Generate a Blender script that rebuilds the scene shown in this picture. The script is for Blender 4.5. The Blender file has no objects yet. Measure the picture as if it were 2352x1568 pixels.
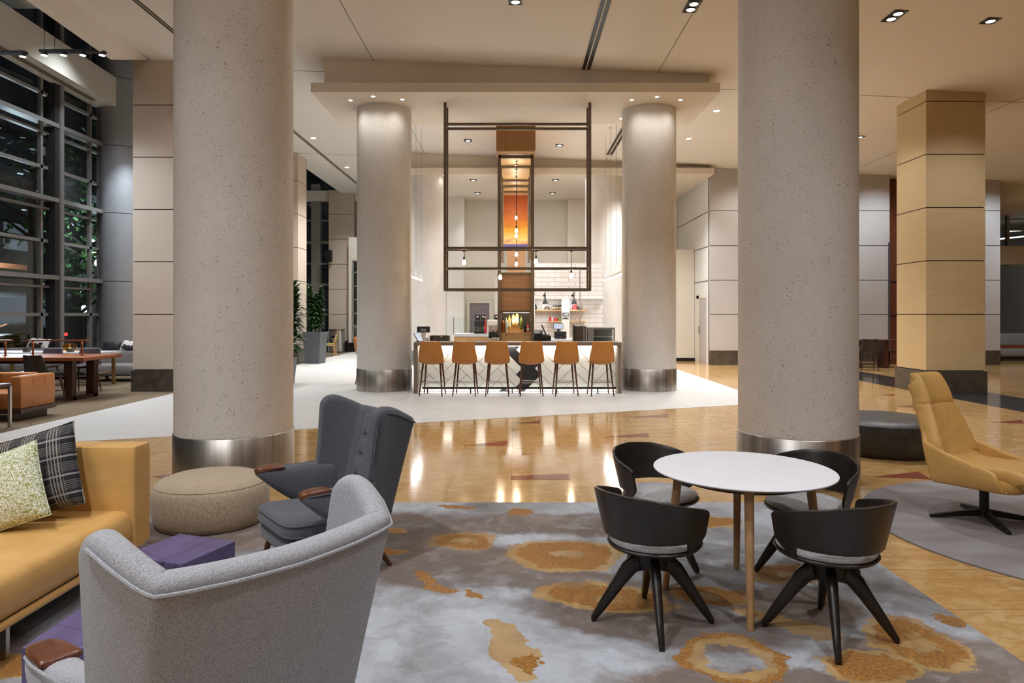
import bpy, bmesh, math, random
from math import sin, cos, pi, radians as R
from mathutils import Vector, Matrix, noise as mnoise
random.seed(7)
SC = bpy.context.scene
COL = SC.collection

# ------------------------------------------------------------------ camera, world, exposure, large lights
F, PX, PY, EYE = 1568.0, 1182.0, 722.0, 1.65
cam = bpy.data.cameras.new('camera'); cam.sensor_width = 36; cam.lens = 24.0
cam.shift_x = -(PX-1176)/2352; cam.shift_y = -(784-PY)/2352; cam.clip_end = 300
co = bpy.data.objects.new('camera', cam); COL.objects.link(co)
co.location = (0, 0, EYE); co.rotation_euler = (pi/2, 0, 0); SC.camera = co

wd = bpy.data.worlds.new('night'); SC.world = wd; wd.use_nodes = True
wd.node_tree.nodes['Background'].inputs[0].default_value = (1.0, .87, .74, 1)
wd.node_tree.nodes['Background'].inputs[1].default_value = .035  # warm ambient fill standing in for the unseen lobby

SC.view_settings.view_transform = 'Standard'; SC.view_settings.look = 'None'
SC.view_settings.gamma = 1; SC.view_settings.use_curve_mapping = False
SC.view_settings.exposure = 0.08
SC.cycles.use_adaptive_sampling = True; SC.cycles.adaptive_threshold = .06
SC.cycles.max_bounces = 7; SC.cycles.diffuse_bounces = 4; SC.cycles.glossy_bounces = 4
SC.cycles.transmission_bounces = 6; SC.cycles.transparent_max_bounces = 12
SC.cycles.sample_clamp_indirect = 4; SC.cycles.caustics_reflective = False; SC.cycles.caustics_refractive = False
SC.cycles.use_denoising = True

WARM = (1, .975, .93); NEUT = (.96, .985, 1.02); COOL = (.80, .91, 1.02)
def light(name, kind, loc, energy, color=WARM, size=.1, rot=(0, 0, 0), cone=90, blend=.7, sy=None, target=None):
    l = bpy.data.lights.new(name, kind); l.energy = energy; l.color = color
    if kind == 'AREA':
        l.shape = 'RECTANGLE'; l.size = size; l.size_y = sy or size
    else: l.shadow_soft_size = size
    if kind == 'SPOT': l.spot_size = R(cone); l.spot_blend = blend
    o = bpy.data.objects.new(name, l); COL.objects.link(o); o.location = loc
    if target is not None:
        rot = (Vector(target)-Vector(loc)).to_track_quat('-Z', 'Y').to_euler()
    o.rotation_euler = rot
    return o
# added area fill behind the camera, standing in for lobby lighting
light('lobby_fill', 'AREA', (-4.6, -2.5, 6.6), 250, NEUT, 3, sy=3, rot=(R(28), 0, 0))
light('lobby_fill', 'AREA', (-1.2, -3.5, 6.4), 50, NEUT, 3, sy=3, rot=(R(28), 0, 0))

def W(px, py, d): return Vector(((px-PX)*d/F, d, EYE-(py-PY)*d/F))
def ceil_z(x): return 6.73-.0436*x

# ------------------------------------------------------------------ materials
def C(r, g, b, k=1.0):
    f = lambda v: (v/12.92 if v <= .04045 else ((v+.055)/1.055)**2.4)*k
    return (f(r/255), f(g/255), f(b/255), 1)
def mixc(a, b, t): return tuple(a[i]*(1-t)+b[i]*t for i in range(3))+(1,)
class G:
    """small node-graph helper around one material"""
    def __init__(s, name):
        s.m = bpy.data.materials.new(name); s.m.use_nodes = True
        s.t = s.m.node_tree; s.b = s.t.nodes['Principled BSDF']; s._co = None
    def n(s, typ, **k):
        n = s.t.nodes.new(typ)
        for a, v in k.items(): setattr(n, a, v)
        return n
    def put(s, sock, v):
        if hasattr(v, 'links'): s.t.links.new(v, sock)
        elif v is not None: sock.default_value = v
    def co(s, scale=(1, 1, 1), loc=(0, 0, 0), rot=(0, 0, 0), kind='Object'):
        tc = s.n('ShaderNodeTexCoord'); mp = s.n('ShaderNodeMapping')
        s.t.links.new(tc.outputs[kind], mp.inputs[0])
        mp.inputs['Scale'].default_value = scale; mp.inputs['Location'].default_value = loc; mp.inputs['Rotation'].default_value = rot
        return mp.outputs[0]
    def noise(s, co, scale=5, detail=3, rough=.5, dist=0):
        n = s.n('ShaderNodeTexNoise'); s.put(n.inputs['Vector'], co)
        n.inputs['Scale'].default_value = scale; n.inputs['Detail'].default_value = detail
        n.inputs['Roughness'].default_value = rough; n.inputs['Distortion'].default_value = dist
        return n.outputs['Fac']
    def ramp(s, fac, pts, interp='LINEAR'):
        n = s.n('ShaderNodeValToRGB'); s.put(n.inputs[0], fac); e = n.color_ramp.elements; n.color_ramp.interpolation = interp
        while len(e) < len(pts): e.new(.5)
        for q, (p, c) in zip(e, pts): q.position = p; q.color = c if hasattr(c, '__len__') else (c, c, c, 1)
        return n.outputs[0]
    def mix(s, fac, a, b, mode='MIX'):
        n = s.n('ShaderNodeMix', data_type='RGBA', blend_type=mode)
        s.put(n.inputs[0], fac); s.put(n.inputs[6], a); s.put(n.inputs[7], b); return n.outputs[2]
    def math(s, op, a, b=None, c=None):
        n = s.n('ShaderNodeMath', operation=op); s.put(n.inputs[0], a)
        if b is not None: s.put(n.inputs[1], b)
        if c is not None: s.put(n.inputs[2], c)
        return n.outputs[0]
    def sep(s, v):
        n = s.n('ShaderNodeSeparateXYZ'); s.put(n.inputs[0], v); return n.outputs
    def bump(s, h, strength=.2, dist=.01):
        n = s.n('ShaderNodeBump'); n.inputs['Strength'].default_value = strength; n.inputs['Distance'].default_value = dist
        s.put(n.inputs['Height'], h); s.t.links.new(n.outputs[0], s.b.inputs['Normal'])
    def set(s, col=None, rough=None, metal=None, **k):
        if col is not None: s.put(s.b.inputs['Base Color'], col)
        if rough is not None: s.put(s.b.inputs['Roughness'], rough)
        if metal is not None: s.put(s.b.inputs['Metallic'], metal)
        for a, v in k.items(): s.put(s.b.inputs[a.replace('_', ' ')], v)
        return s.m
def plain(name, col, rough=.5, metal=0, var=.06, vs=6, bump=0, bs=200, **k):
    g = G(name); co = g.co()
    n = g.noise(co, vs, 3)
    lo = tuple(max(0, c*(1-var)) for c in col[:3])+(1,); hi = tuple(min(1, c*(1+var)) for c in col[:3])+(1,)
    c = g.ramp(n, [(.3, lo), (.7, hi)])
    if bump: g.bump(g.noise(co, bs, 2), bump, .002)
    return g.set(c, rough, metal, **k)
def emit(name, col, strength):
    g = G(name); g.set((0, 0, 0, 1), .5); g.b.inputs['Emission Color'].default_value = col; g.b.inputs['Emission Strength'].default_value = strength; return g.m
def fabric(name, a, b, scale=320, bump=.35, sheen=.2, w=.12, stretch=(1, 1, 1), big=.06):
    g = G(name); co = g.co(stretch)
    n = g.noise(co, scale, 2, .7); c = g.ramp(n, [(.5-w, a), (.5+w, b)])
    n2 = g.noise(co, 3.0, 3); c = g.mix(g.math('MULTIPLY', n2, big), c, (0, 0, 0, 1))
    g.bump(n, bump, .003); return g.set(c, .9, 0, Sheen_Weight=sheen, Specular_IOR_Level=.2)
def leather(name, col, rough=.42, var=.12, bump=.15):
    g = G(name); co = g.co(); n = g.noise(co, 5, 4, .6)
    c = g.ramp(n, [(.3, mixc(col, (0, 0, 0, 1), var)), (.7, mixc(col, (1, .9, .7, 1), var*.35))])
    h = g.noise(co, 9, 5, .6, .6); g.bump(h, bump, .03)
    return g.set(c, rough, 0, Specular_IOR_Level=.4)
def wood(name, a, b, axis=0, rough=.4, scale=1.0, fine=40):
    st = [fine, fine, fine]; st[axis] = fine*.05
    g = G(name); co = g.co(tuple(v*scale for v in st))
    n = g.noise(co, 1.0, 4, .6, .4); c = g.ramp(n, [(.25, a), (.75, b)])
    return g.set(c, rough, 0)
def steel(name, a, b, rough=.26, scale=(9, 9, .02)):
    g = G(name); n = g.noise(g.co(scale), 1.0, 4, .6)
    c = g.ramp(n, [(.3, a), (.7, b)]); return g.set(c, rough, 1)  # vertical streaks in the colour imitate brushed reflections
def glass(name, tint=(1, 1, 1, 1), refl=1.0):
    g = G(name); t = g.t
    out = [n for n in t.nodes if n.type == 'OUTPUT_MATERIAL'][0]
    tr = g.n('ShaderNodeBsdfTransparent'); tr.inputs[0].default_value = tint
    gl = g.n('ShaderNodeBsdfGlossy'); gl.inputs['Roughness'].default_value = .02; gl.inputs['Color'].default_value = (refl, refl, refl, 1)
    lw = g.n('ShaderNodeLayerWeight'); lw.inputs[0].default_value = .5
    fr = g.math('ADD', .03, g.math('MULTIPLY', g.math('POWER', lw.outputs['Facing'], 4.0), .8))
    mx = g.n('ShaderNodeMixShader'); t.links.new(fr, mx.inputs[0]); t.links.new(tr.outputs[0], mx.inputs[1]); t.links.new(gl.outputs[0], mx.inputs[2])
    t.links.new(mx.outputs[0], out.inputs[0]); t.nodes.remove(g.b); return g.m

MT = {}
MT['ceiling'] = plain('ceiling_paint', C(224, 217, 206), .85, var=.015, vs=1.5)
MT['canopy'] = plain('canopy_paint', C(220, 209, 193), .8, var=.015, vs=1.5)
MT['joint'] = plain('dark_joint', C(112, 98, 80), .9)  # joint lines browner and darker than the ceiling paint
MT['cream_wall'] = plain('cream_wall_paint', C(212, 205, 190), .8, var=.02, vs=1)
MT['white_wall'] = plain('white_wall_paint', C(222, 218, 211), .75, var=.02, vs=1)
MT['beige_panel'] = plain('beige_wall_panel', C(200, 184, 166), .6, var=.02, vs=2)
MT['dark_gap'] = plain('panel_gap', C(70, 62, 54), .8)
MT['alu_gap'] = plain('aluminium_reveal', C(140, 142, 150), .35, .9)
def veneer(name, a, b):
    g = G(name); n = g.noise(g.co((3, 3, 110)), 1, 4, .65); c = g.ramp(n, [(.3, a), (.7, b)])
    n2 = g.noise(g.co((1, 1, 1.2)), .9, 2); c = g.mix(g.math('MULTIPLY', n2, .12), c, (.1, .07, .03, 1)); return g.set(c, .5)
MT['oak_veneer'] = veneer('pale_oak_veneer', C(188, 164, 122), C(204, 182, 142))
MT['grey_veneer'] = veneer('grey_oak_veneer', C(172, 166, 162), C(190, 184, 181))
MT['stone_base'] = plain('dark_stone_base', C(74, 66, 58), .35, var=.3, vs=9)
def g_column():
    g = G('pitted_plaster'); co = g.co((1, 1, .8))
    n = g.noise(co, 92, 2, .5); pit = g.ramp(n, [(.625, 0.0), (.67, 1.0)])
    n2 = g.noise(co, 1.6, 3); base = g.ramp(n2, [(.3, C(211, 205, 197)), (.7, C(220, 215, 208))])
    n3 = g.noise(co, 9, 2); pit2 = g.math('MULTIPLY', pit, g.ramp(n3, [(.35, 0.12), (.6, .85)]))
    g.bump(g.math('SUBTRACT', 1.0, pit2), .4, .004); return g.set(g.mix(pit2, base, C(98, 86, 76)), .75)
MT['column'] = g_column()
MT['steel'] = steel('brushed_steel', C(158, 152, 145), C(222, 217, 210), .36)
MT['dark_steel'] = steel('dark_brushed_steel', C(90, 86, 80), C(160, 152, 142), .3)
MT['metal_clad'] = plain('grey_metal_cladding', C(172, 173, 176), .42, .2, var=.05)
MT['mullion'] = plain('grey_aluminium', C(152, 149, 146), .45, .3)
MT['dark_mullion'] = plain('dark_aluminium', C(62, 61, 62), .5, .3)
MT['night_glass'] = glass('window_glass', (.78, .82, .84, 1), .9)
MT['clear_glass'] = glass('clear_glass', (.95, .98, .97, 1))
MT['bronze'] = plain('bronze_metal', C(112, 98, 82), .5, .35, var=.08)
MT['black'] = plain('black_metal', C(24, 22, 21), .4, .2)
MT['black_plastic'] = plain('black_plastic', C(30, 30, 32), .4)
MT['chrome'] = plain('chrome', C(200, 198, 194), .18, 1)
MT['white_plastic'] = plain('white_plastic', C(232, 232, 232), .4)
MT['grey_plastic'] = plain('grey_plastic', C(150, 150, 152), .45)
MT['lens'] = emit('lamp_lens', (1, .93, .82, 1), 22)
MT['lens_cool'] = emit('cool_lamp_lens', (.85, .93, 1, 1), 18)
MT['led'] = emit('led_strip', (1, .95, .86, 1), 7)
MT['led_soft'] = emit('soft_led_strip', (1, .96, .88, 1), 2.2)
MT['bulb'] = emit('filament_bulb', (1, .78, .5, 1), 45)
MT['screen'] = emit('monitor_screen', (.75, .82, 1, 1), .75)
MT['oak'] = wood('light_oak', C(150, 112, 76), C(186, 148, 106), 2)
MT['oak_h'] = wood('light_oak_board', C(176, 134, 84), C(206, 166, 114), 0)
MT['oak_v'] = wood('oak_cabinet_front', C(182, 140, 92), C(210, 170, 120), 2, fine=60)
MT['walnut'] = wood('walnut', C(78, 44, 30), C(118, 70, 48), 1, .28)
MT['walnut_leg'] = wood('walnut_leg', C(66, 38, 26), C(100, 58, 38), 2, .35)
MT['brown_wood'] = wood('brown_header_veneer', C(146, 102, 54), C(172, 124, 72), 2, .5, fine=50)
MT['brown_block'] = wood('brown_end_grain', C(160, 116, 82), C(186, 142, 106), 0, .5, fine=18)
MT['black_wood'] = wood('black_stained_oak', C(20, 17, 15), C(44, 36, 31), 0, .38, fine=50)
MT['black_wood_leg'] = wood('black_stained_leg', C(18, 15, 14), C(38, 31, 27), 2, .35, fine=50)
MT['table_wood'] = wood('reddish_table_wood', C(112, 60, 32), C(168, 98, 58), 0, .42, fine=14)
MT['table_leg'] = wood('dark_table_leg', C(52, 28, 20), C(84, 46, 32), 2, .4)
MT['laminate'] = plain('white_laminate', C(226, 226, 232), .5, var=.01)
MT['ply'] = plain('plywood_edge', C(150, 118, 88), .6, var=.2, vs=30)
MT['dark_grey_wool'] = fabric('dark_grey_wool', C(64, 66, 72), C(108, 110, 118), 260, .3, w=.22)
MT['light_grey_wool'] = fabric('light_grey_wool', C(98, 98, 101), C(198, 200, 206), 330, .45, w=.27, big=.03)
MT['beige_fabric'] = fabric('beige_woven_fabric', C(158, 141, 116), C(196, 180, 156), 200, .3, stretch=(1, 1, .3))
MT['seat_fabric'] = fabric('pale_grey_felt', C(150, 148, 148), C(196, 194, 196), 200, .2)
MT['green_fabric'] = None
MT['tan_leather'] = leather('tan_leather', C(216, 168, 98), .4)
MT['mustard_leather'] = leather('mustard_leather', C(216, 170, 98), .36, .1, .25)
MT['orange_leather'] = leather('orange_brown_leather', C(186, 116, 58), .45)
MT['stool_leather'] = leather('cognac_leather', C(190, 122, 48), .45, .08, .05)
MT['black_leather'] = leather('black_leather', C(42, 40, 40), .45, .1)
MT['dark_leather'] = leather('dark_brown_leather', C(38, 34, 34), .4, .1)
MT['purple_leather'] = leather('aubergine_leather', C(70, 56, 66), .4, .1)
def g_purple():
    g = G('purple_stained_wood'); co = g.co((6, 1.2, 6)); n = g.noise(co, 2, 4, .6)
    c = g.ramp(n, [(.3, C(80, 68, 104)), (.7, C(102, 90, 130))])
    v = g.n('ShaderNodeTexVoronoi', feature='DISTANCE_TO_EDGE'); g.put(v.inputs['Vector'], g.co((.9, 2.6, 1.2), (.35, .2, .1))); v.inputs['Scale'].default_value = 1.3
    cr = g.ramp(v.outputs['Distance'], [(.0, 1.0), (.012, 0.0)]); c = g.mix(g.math('MULTIPLY', cr, .6), c, C(40, 28, 52))
    g.bump(n, .12, .01); return g.set(c, .5)
MT['purple'] = g_purple()
def g_plaid():
    g = G('black_plaid_weave'); x, y, z = g.sep(g.co())
    def bars(s, sc, ph, wd, soft=.02):
        f = g.math('FRACT', g.math('ADD', g.math('MULTIPLY', s, sc), ph)); return g.math('LESS_THAN', f, wd)
    v1 = g.math('MULTIPLY', bars(x, 60, .1, .38), bars(x, 7.0, .15, .55))
    h1 = g.math('MULTIPLY', bars(z, 90, .3, .4), bars(z, 9.0, .4, .55))
    h2 = bars(z, 9.0, .62, .10)
    n = g.noise(g.co((1, 1, 1)), 300, 1)
    c = g.mix(g.math('MULTIPLY', h1, .55), C(24, 24, 30), C(150, 146, 142))
    c = g.mix(g.math('MULTIPLY', h2, .8), c, C(170, 165, 168)); c = g.mix(g.math('MULTIPLY', v1, .8), c, C(176, 168, 158))
    c = g.mix(g.math('MULTIPLY', n, .3), c, (.02, .02, .02, 1)); return g.set(c, .85)
MT['plaid'] = g_plaid()
def g_green():
    g = G('green_white_boucle'); a = g.noise(g.co((60, 60, 260)), 1, 2); b = g.noise(g.co((260, 260, 60)), 1, 2)
    m = g.math('MAXIMUM', a, b); c = g.ramp(m, [(.52, C(232, 234, 222)), (.60, C(140, 146, 58))]); g.bump(m, .5, .003); return g.set(c, .9)
MT['green_fabric'] = g_green()
MT['tweed'] = fabric('grey_tweed', C(90, 84, 82), C(160, 154, 152), 60, .2, w=.2, stretch=(1, 1, 4))
MT['navy'] = leather('navy_leather', C(24, 28, 44), .35)
MT['patterned'] = None
def g_pattern():
    g = G('white_triangle_print'); v = g.n('ShaderNodeTexVoronoi'); g.put(v.inputs['Vector'], g.co((1, 1, 1))); v.inputs['Scale'].default_value = 9
    c = g.ramp(g.sep(v.outputs['Color'])[0], [(.55, C(222, 218, 216)), (.56, C(52, 50, 56))], 'CONSTANT'); return g.set(c, .9)
MT['patterned'] = g_pattern()
MT['planter'] = plain('slate_grey_planter', C(86, 90, 94), .5, var=.04)
MT['soil'] = plain('soil', C(50, 38, 28), .95, var=.4, vs=60)
MT['leaf'] = plain('dark_green_leaf', C(48, 78, 40), .4, var=.4, vs=8)
MT['tree_leaf'] = plain('tree_leaf', C(74, 120, 60), .6, var=.5, vs=3)
MT['bark'] = plain('bark', C(62, 52, 46), .9, var=.3, vs=20)
MT['amber'] = glass('amber_glass', (.85, .55, .15, 1))
MT['brass'] = plain('brass', C(190, 158, 104), .3, .9)
MT['copper'] = plain('copper', C(170, 104, 70), .35, .8)
MT['marble_top'] = plain('white_marble_top', C(208, 206, 210), .45, var=.06, vs=4)
MT['worktop'] = plain('taupe_quartz_worktop', C(128, 114, 100), .3, var=.06, vs=30)
MT['tile'] = plain('glazed_ivory_tile', C(226, 222, 208), .3, var=.01)
MT['tile_black'] = plain('black_tile', C(40, 38, 38), .3, var=.05)
MT['grout'] = plain('grout', C(120, 114, 104), .9)
MT['green_cushion'] = plain('olive_green_upholstery', C(150, 150, 60), .8)
MT['beech'] = wood('beech', C(190, 148, 100), C(214, 174, 126), 2)
MT['mirror'] = plain('mirror', C(190, 196, 194), .05, 1)
MT['door_grey'] = plain('grey_violet_glazed_door', C(120, 112, 116), .25)
MT['red_brown'] = wood('red_brown_panel', C(84, 42, 26), C(118, 62, 36), 2, .4)
MT['label_paper'] = plain('cream_label', C(222, 208, 176), .7)
MT['wine_glass'] = plain('dark_wine_glass', C(22, 26, 20), .12)
MT['red_foil'] = plain('red_foil', C(150, 26, 28), .35)
MT['amber_spirit'] = plain('amber_spirit', C(150, 74, 22), .1)
MT['gold_spirit'] = plain('gold_spirit', C(206, 158, 70), .1)
MT['clear_spirit'] = plain('pale_spirit', C(196, 196, 176), .08)
MT['green_bottle'] = plain('green_bottle_glass', C(98, 104, 46), .1)
MT['red_pack'] = plain('red_packaging', C(196, 40, 38), .5)
MT['green_pack'] = plain('green_packaging', C(140, 176, 110), .5)
MT['asphalt'] = plain('asphalt', C(58, 58, 60), .6, var=.2, vs=3)
MT['car_red'] = plain('dark_red_car_paint', C(70, 20, 24), .2, .2)
MT['tyre'] = plain('tyre', C(18, 18, 18), .8)
MT['tail_light'] = emit('tail_light', (1, .05, .04, 1), 3)
MT['street_glow'] = emit('street_lamp_glow', (.9, 1, .95, 1), 3)
def g_facade():
    g = G('night_facade'); n = g.noise(g.co((.4, .4, .4)), 1, 4); c = g.ramp(n, [(.35, C(40, 43, 50)), (.65, C(92, 95, 104))]); return g.set(c, .8)
MT['facade'] = g_facade()
MT['lit_window'] = emit('lit_office_window', (.7, .8, .95, 1), .16)
def g_brick(name, a, b, mortar, w, h):
    g = G(name); n = g.n('ShaderNodeTexBrick'); x, y, z = g.sep(g.co()); cb = g.n('ShaderNodeCombineXYZ'); g.put(cb.inputs[0], x); g.put(cb.inputs[1], z)
    g.put(n.inputs['Vector'], cb.outputs[0]); n.inputs['Color1'].default_value = a; n.inputs['Color2'].default_value = b; n.inputs['Mortar'].default_value = mortar
    n.inputs['Scale'].default_value = 1; n.inputs['Mortar Size'].default_value = .006; n.inputs['Brick Width'].default_value = w; n.inputs['Row Height'].default_value = h
    return g.set(n.outputs[0], .35)
MT['white_brick'] = g_brick('white_subway_tile', C(236, 232, 228), C(228, 224, 220), C(168, 164, 160), .42, .14)
def g_sunset():
    g = G('sunset_print'); x, y, z = g.sep(g.co())
    n = g.noise(g.co((1.2, 1, 5)), 1.6, 5, .6, .6)
    t = g.math('DIVIDE', g.math('SUBTRACT', z, 3.84), 1.7); t2 = g.math('ADD', t, g.math('MULTIPLY', g.math('SUBTRACT', n, .5), .28))
    c = g.ramp(t2, [(.0, C(96, 84, 150)), (.07, C(214, 150, 110)), (.14, C(250, 214, 130)), (.3, C(240, 176, 50)), (.52, C(206, 112, 26)), (.72, C(176, 84, 26)), (1, C(150, 66, 30))])
    hill = g.noise(g.co((3, 0, 0)), 1, 4); hz = g.math('ADD', .02, g.math('MULTIPLY', hill, .07))
    c = g.mix(g.math('LESS_THAN', t, hz), c, C(90, 84, 150)); return g.set(c, .5)
MT['sunset'] = g_sunset()

# floor materials
def g_marble():
    g = G('golden_marble_tile'); co = g.co(); x, y, z = g.sep(co)
    T = .6
    u = g.math('DIVIDE', g.math('ADD', x, .03), T); v = g.math('DIVIDE', g.math('SUBTRACT', y, 6.82), T)
    cb = g.n('ShaderNodeCombineXYZ'); g.put(cb.inputs[0], g.math('FLOOR', u)); g.put(cb.inputs[1], g.math('FLOOR', v))
    wn = g.n('ShaderNodeTexWhiteNoise', noise_dimensions='3D'); g.put(wn.inputs['Vector'], cb.outputs[0])
    off = g.n('ShaderNodeVectorMath', operation='MULTIPLY_ADD'); g.put(off.inputs[0], wn.outputs['Color']); off.inputs[1].default_value = (9, 9, 9); g.put(off.inputs[2], g.co((1.6, 3.4, 1)))
    n = g.noise(off.outputs[0], 2.6, 8, .72, .9)
    c = g.ramp(n, [(.28, C(158, 114, 64)), (.48, C(186, 147, 94)), (.62, C(202, 171, 120)), (.8, C(172, 126, 70))])
    c = g.mix(g.math('MULTIPLY', wn.outputs['Value'], .35), c, C(164, 120, 68))
    fx = g.math('ABSOLUTE', g.math('SUBTRACT', g.math('FRACT', u), .5)); fy = g.math('ABSOLUTE', g.math('SUBTRACT', g.math('FRACT', v), .5))
    j = g.math('GREATER_THAN', g.math('MAXIMUM', fx, fy), .4945); c = g.mix(g.math('MULTIPLY', j, .55), c, C(120, 86, 52))
    nb = g.noise(g.co((1.3, 3, 1)), 7, 3); g.bump(nb, .035, .02)
    nr = g.noise(co, 2, 3); return g.set(c, g.ramp(nr, [(.3, .07), (.7, .14)]), 0, Specular_IOR_Level=.6)
MT['marble'] = g_marble()
def g_planks():
    g = G('white_porcelain_plank'); n = g.noise(g.co((.8, 9, 1)), 1.5, 5, .6); c = g.ramp(n, [(.3, C(200, 197, 193)), (.7, C(216, 214, 211))])
    x, y, z = g.sep(g.co((1, 1, 1), rot=(0, 0, R(4))))
    fy = g.math('FRACT', g.math('DIVIDE', y, .6)); fx = g.math('FRACT', g.math('ADD', g.math('DIVIDE', x, 1.2), g.math('MULTIPLY', g.math('FLOOR', g.math('DIVIDE', y, .6)), .37)))
    j = g.math('MAXIMUM', g.math('LESS_THAN', fy, .008), g.math('LESS_THAN', fx, .004)); c = g.mix(g.math('MULTIPLY', j, .3), c, C(150, 144, 136)); return g.set(c, .38)
MT['planks'] = g_planks()
def g_lounge():
    g = G('brown_patterned_carpet'); v = g.n('ShaderNodeTexVoronoi', feature='DISTANCE_TO_EDGE'); g.put(v.inputs['Vector'], g.co((1.3, 1.3, 1))); v.inputs['Scale'].default_value = 1.6
    e = g.ramp(v.outputs['Distance'], [(.006, 1.0), (.02, 0.0)]); n = g.noise(g.co(), 2.2, 3); gate = g.ramp(n, [(.45, 0.0), (.55, 1.0)])
    c = g.ramp(g.noise(g.co(), 150, 2), [(.3, C(102, 86, 66)), (.7, C(128, 110, 86))]); c = g.mix(g.math('MULTIPLY', g.math('MULTIPLY', e, gate), .7), c, C(70, 56, 42)); return g.set(c, .95)
MT['lounge_carpet'] = g_lounge()
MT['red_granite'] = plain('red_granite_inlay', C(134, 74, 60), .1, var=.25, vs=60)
MT['dark_band'] = plain('dark_stone_band', C(56, 54, 54), .1, var=.2, vs=4)
def g_rug():
    g = G('watercolour_rug'); co = g.co()
    wn = g.n('ShaderNodeTexNoise'); g.put(wn.inputs['Vector'], co); wn.inputs['Scale'].default_value = 3.2; wn.inputs['Detail'].default_value = 5; wn.inputs['Roughness'].default_value = .62
    wv = g.n('ShaderNodeVectorMath', operation='MULTIPLY_ADD'); g.put(wv.inputs[0], wn.outputs['Color']); wv.inputs[1].default_value = (.34, .30, 0); g.put(wv.inputs[2], co)
    w2 = g.n('ShaderNodeTexNoise'); g.put(w2.inputs['Vector'], co); w2.inputs['Scale'].default_value = 22; w2.inputs['Detail'].default_value = 4
    wv3 = g.n('ShaderNodeVectorMath', operation='MULTIPLY_ADD'); g.put(wv3.inputs[0], w2.outputs['Color']); wv3.inputs[1].default_value = (.09, .07, 0); g.put(wv3.inputs[2], wv.outputs[0])
    wv2 = g.n('ShaderNodeVectorMath', operation='SUBTRACT'); g.put(wv2.inputs[0], wv3.outputs[0]); wv2.inputs[1].default_value = (.195, .185, 0)
    P = wv2.outputs[0]
    def blob(x, y, rx, ry, ang=0, soft=.25):
        mp = g.n('ShaderNodeMapping', vector_type='TEXTURE'); g.put(mp.inputs[0], P); mp.inputs['Location'].default_value = (x, y, 0); mp.inputs['Rotation'].default_value = (0, 0, R(ang)); mp.inputs['Scale'].default_value = (rx, ry, 1)
        xx, yy, zz = g.sep(mp.outputs[0]); cb = g.n('ShaderNodeCombineXYZ'); g.put(cb.inputs[0], xx); g.put(cb.inputs[1], yy)
        ln = g.n('ShaderNodeVectorMath', operation='LENGTH'); g.put(ln.inputs[0], cb.outputs[0]); return ln.outputs['Value']
    def step(v, a, b): return g.ramp(v, [(a, 1.0), (b, 0.0)])
    base = g.ramp(g.noise(P, .9, 5, .6, .5), [(.28, C(112, 106, 104)), (.42, C(152, 152, 156)), (.56, C(184, 189, 198)), (.64, C(160, 162, 168)), (.78, C(128, 124, 124))])
    br = None
    for a in RUG_BROWN:
        m = step(blob(*a), .74, 1.0); br = m if br is None else g.math('MAXIMUM', br, m)
    bn = g.noise(P, 1.4, 4, .6); br = g.math('MULTIPLY', br, g.ramp(bn, [(.25, .55), (.5, 1.0)]))
    c = g.mix(g.math('MULTIPLY', br, .95), base, g.ramp(bn, [(.32, C(84, 66, 54)), (.48, C(106, 88, 76)), (.6, C(126, 108, 97)), (.74, C(146, 136, 130))]))
    mot = g.noise(P, 5, 6, .7, .4); c = g.mix(g.ramp(mot, [(.3, .28), (.55, 0.0)]), c, C(80, 74, 72)); c = g.mix(g.ramp(mot, [(.52, 0.0), (.75, .35)]), c, C(202, 206, 214))
    light_, dark_ = None, None
    for (x, y, rx, ry, ang, hole, kind) in RUG_GOLD:
        d = blob(x, y, rx, ry, ang)
        if kind in 'hlr':
            m = step(d, .96, 1.04)
            if kind == 'r': m = g.math('MULTIPLY', m, g.ramp(d, [(hole-.03, 0.0), (hole+.03, 1.0)]))
            light_ = m if light_ is None else g.math('MAXIMUM', light_, m)
        if kind in 'hg':
            k = .80 if kind == 'h' else 1.0
            m = step(d, k-.03, k+.02)
            if hole: m = g.math('MULTIPLY', m, g.ramp(d, [(hole-.03, 0.0), (hole+.03, 1.0)]))
            dark_ = m if dark_ is None else g.math('MAXIMUM', dark_, m)
    fz = g.noise(co, 70, 2)
    c = g.mix(g.math('MULTIPLY', light_, .85), c, g.ramp(g.noise(P, 3, 3), [(.35, C(160, 118, 58)), (.65, C(190, 154, 90))]))
    c = g.mix(g.math('MULTIPLY', dark_, .95), c, g.ramp(fz, [(.35, C(124, 78, 18)), (.65, C(178, 122, 40))]))
    pile = g.noise(co, 190, 2, .7); c = g.mix(g.math('MULTIPLY', g.ramp(pile, [(.35, 1.0), (.65, 0.0)]), .16), c, (.02, .02, .02, 1))
    g.bump(g.math('ADD', pile, g.math('MULTIPLY', dark_, 2.0)), .45, .006); return g.set(c, .95, 0, Sheen_Weight=.25, Specular_IOR_Level=.1)
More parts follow.
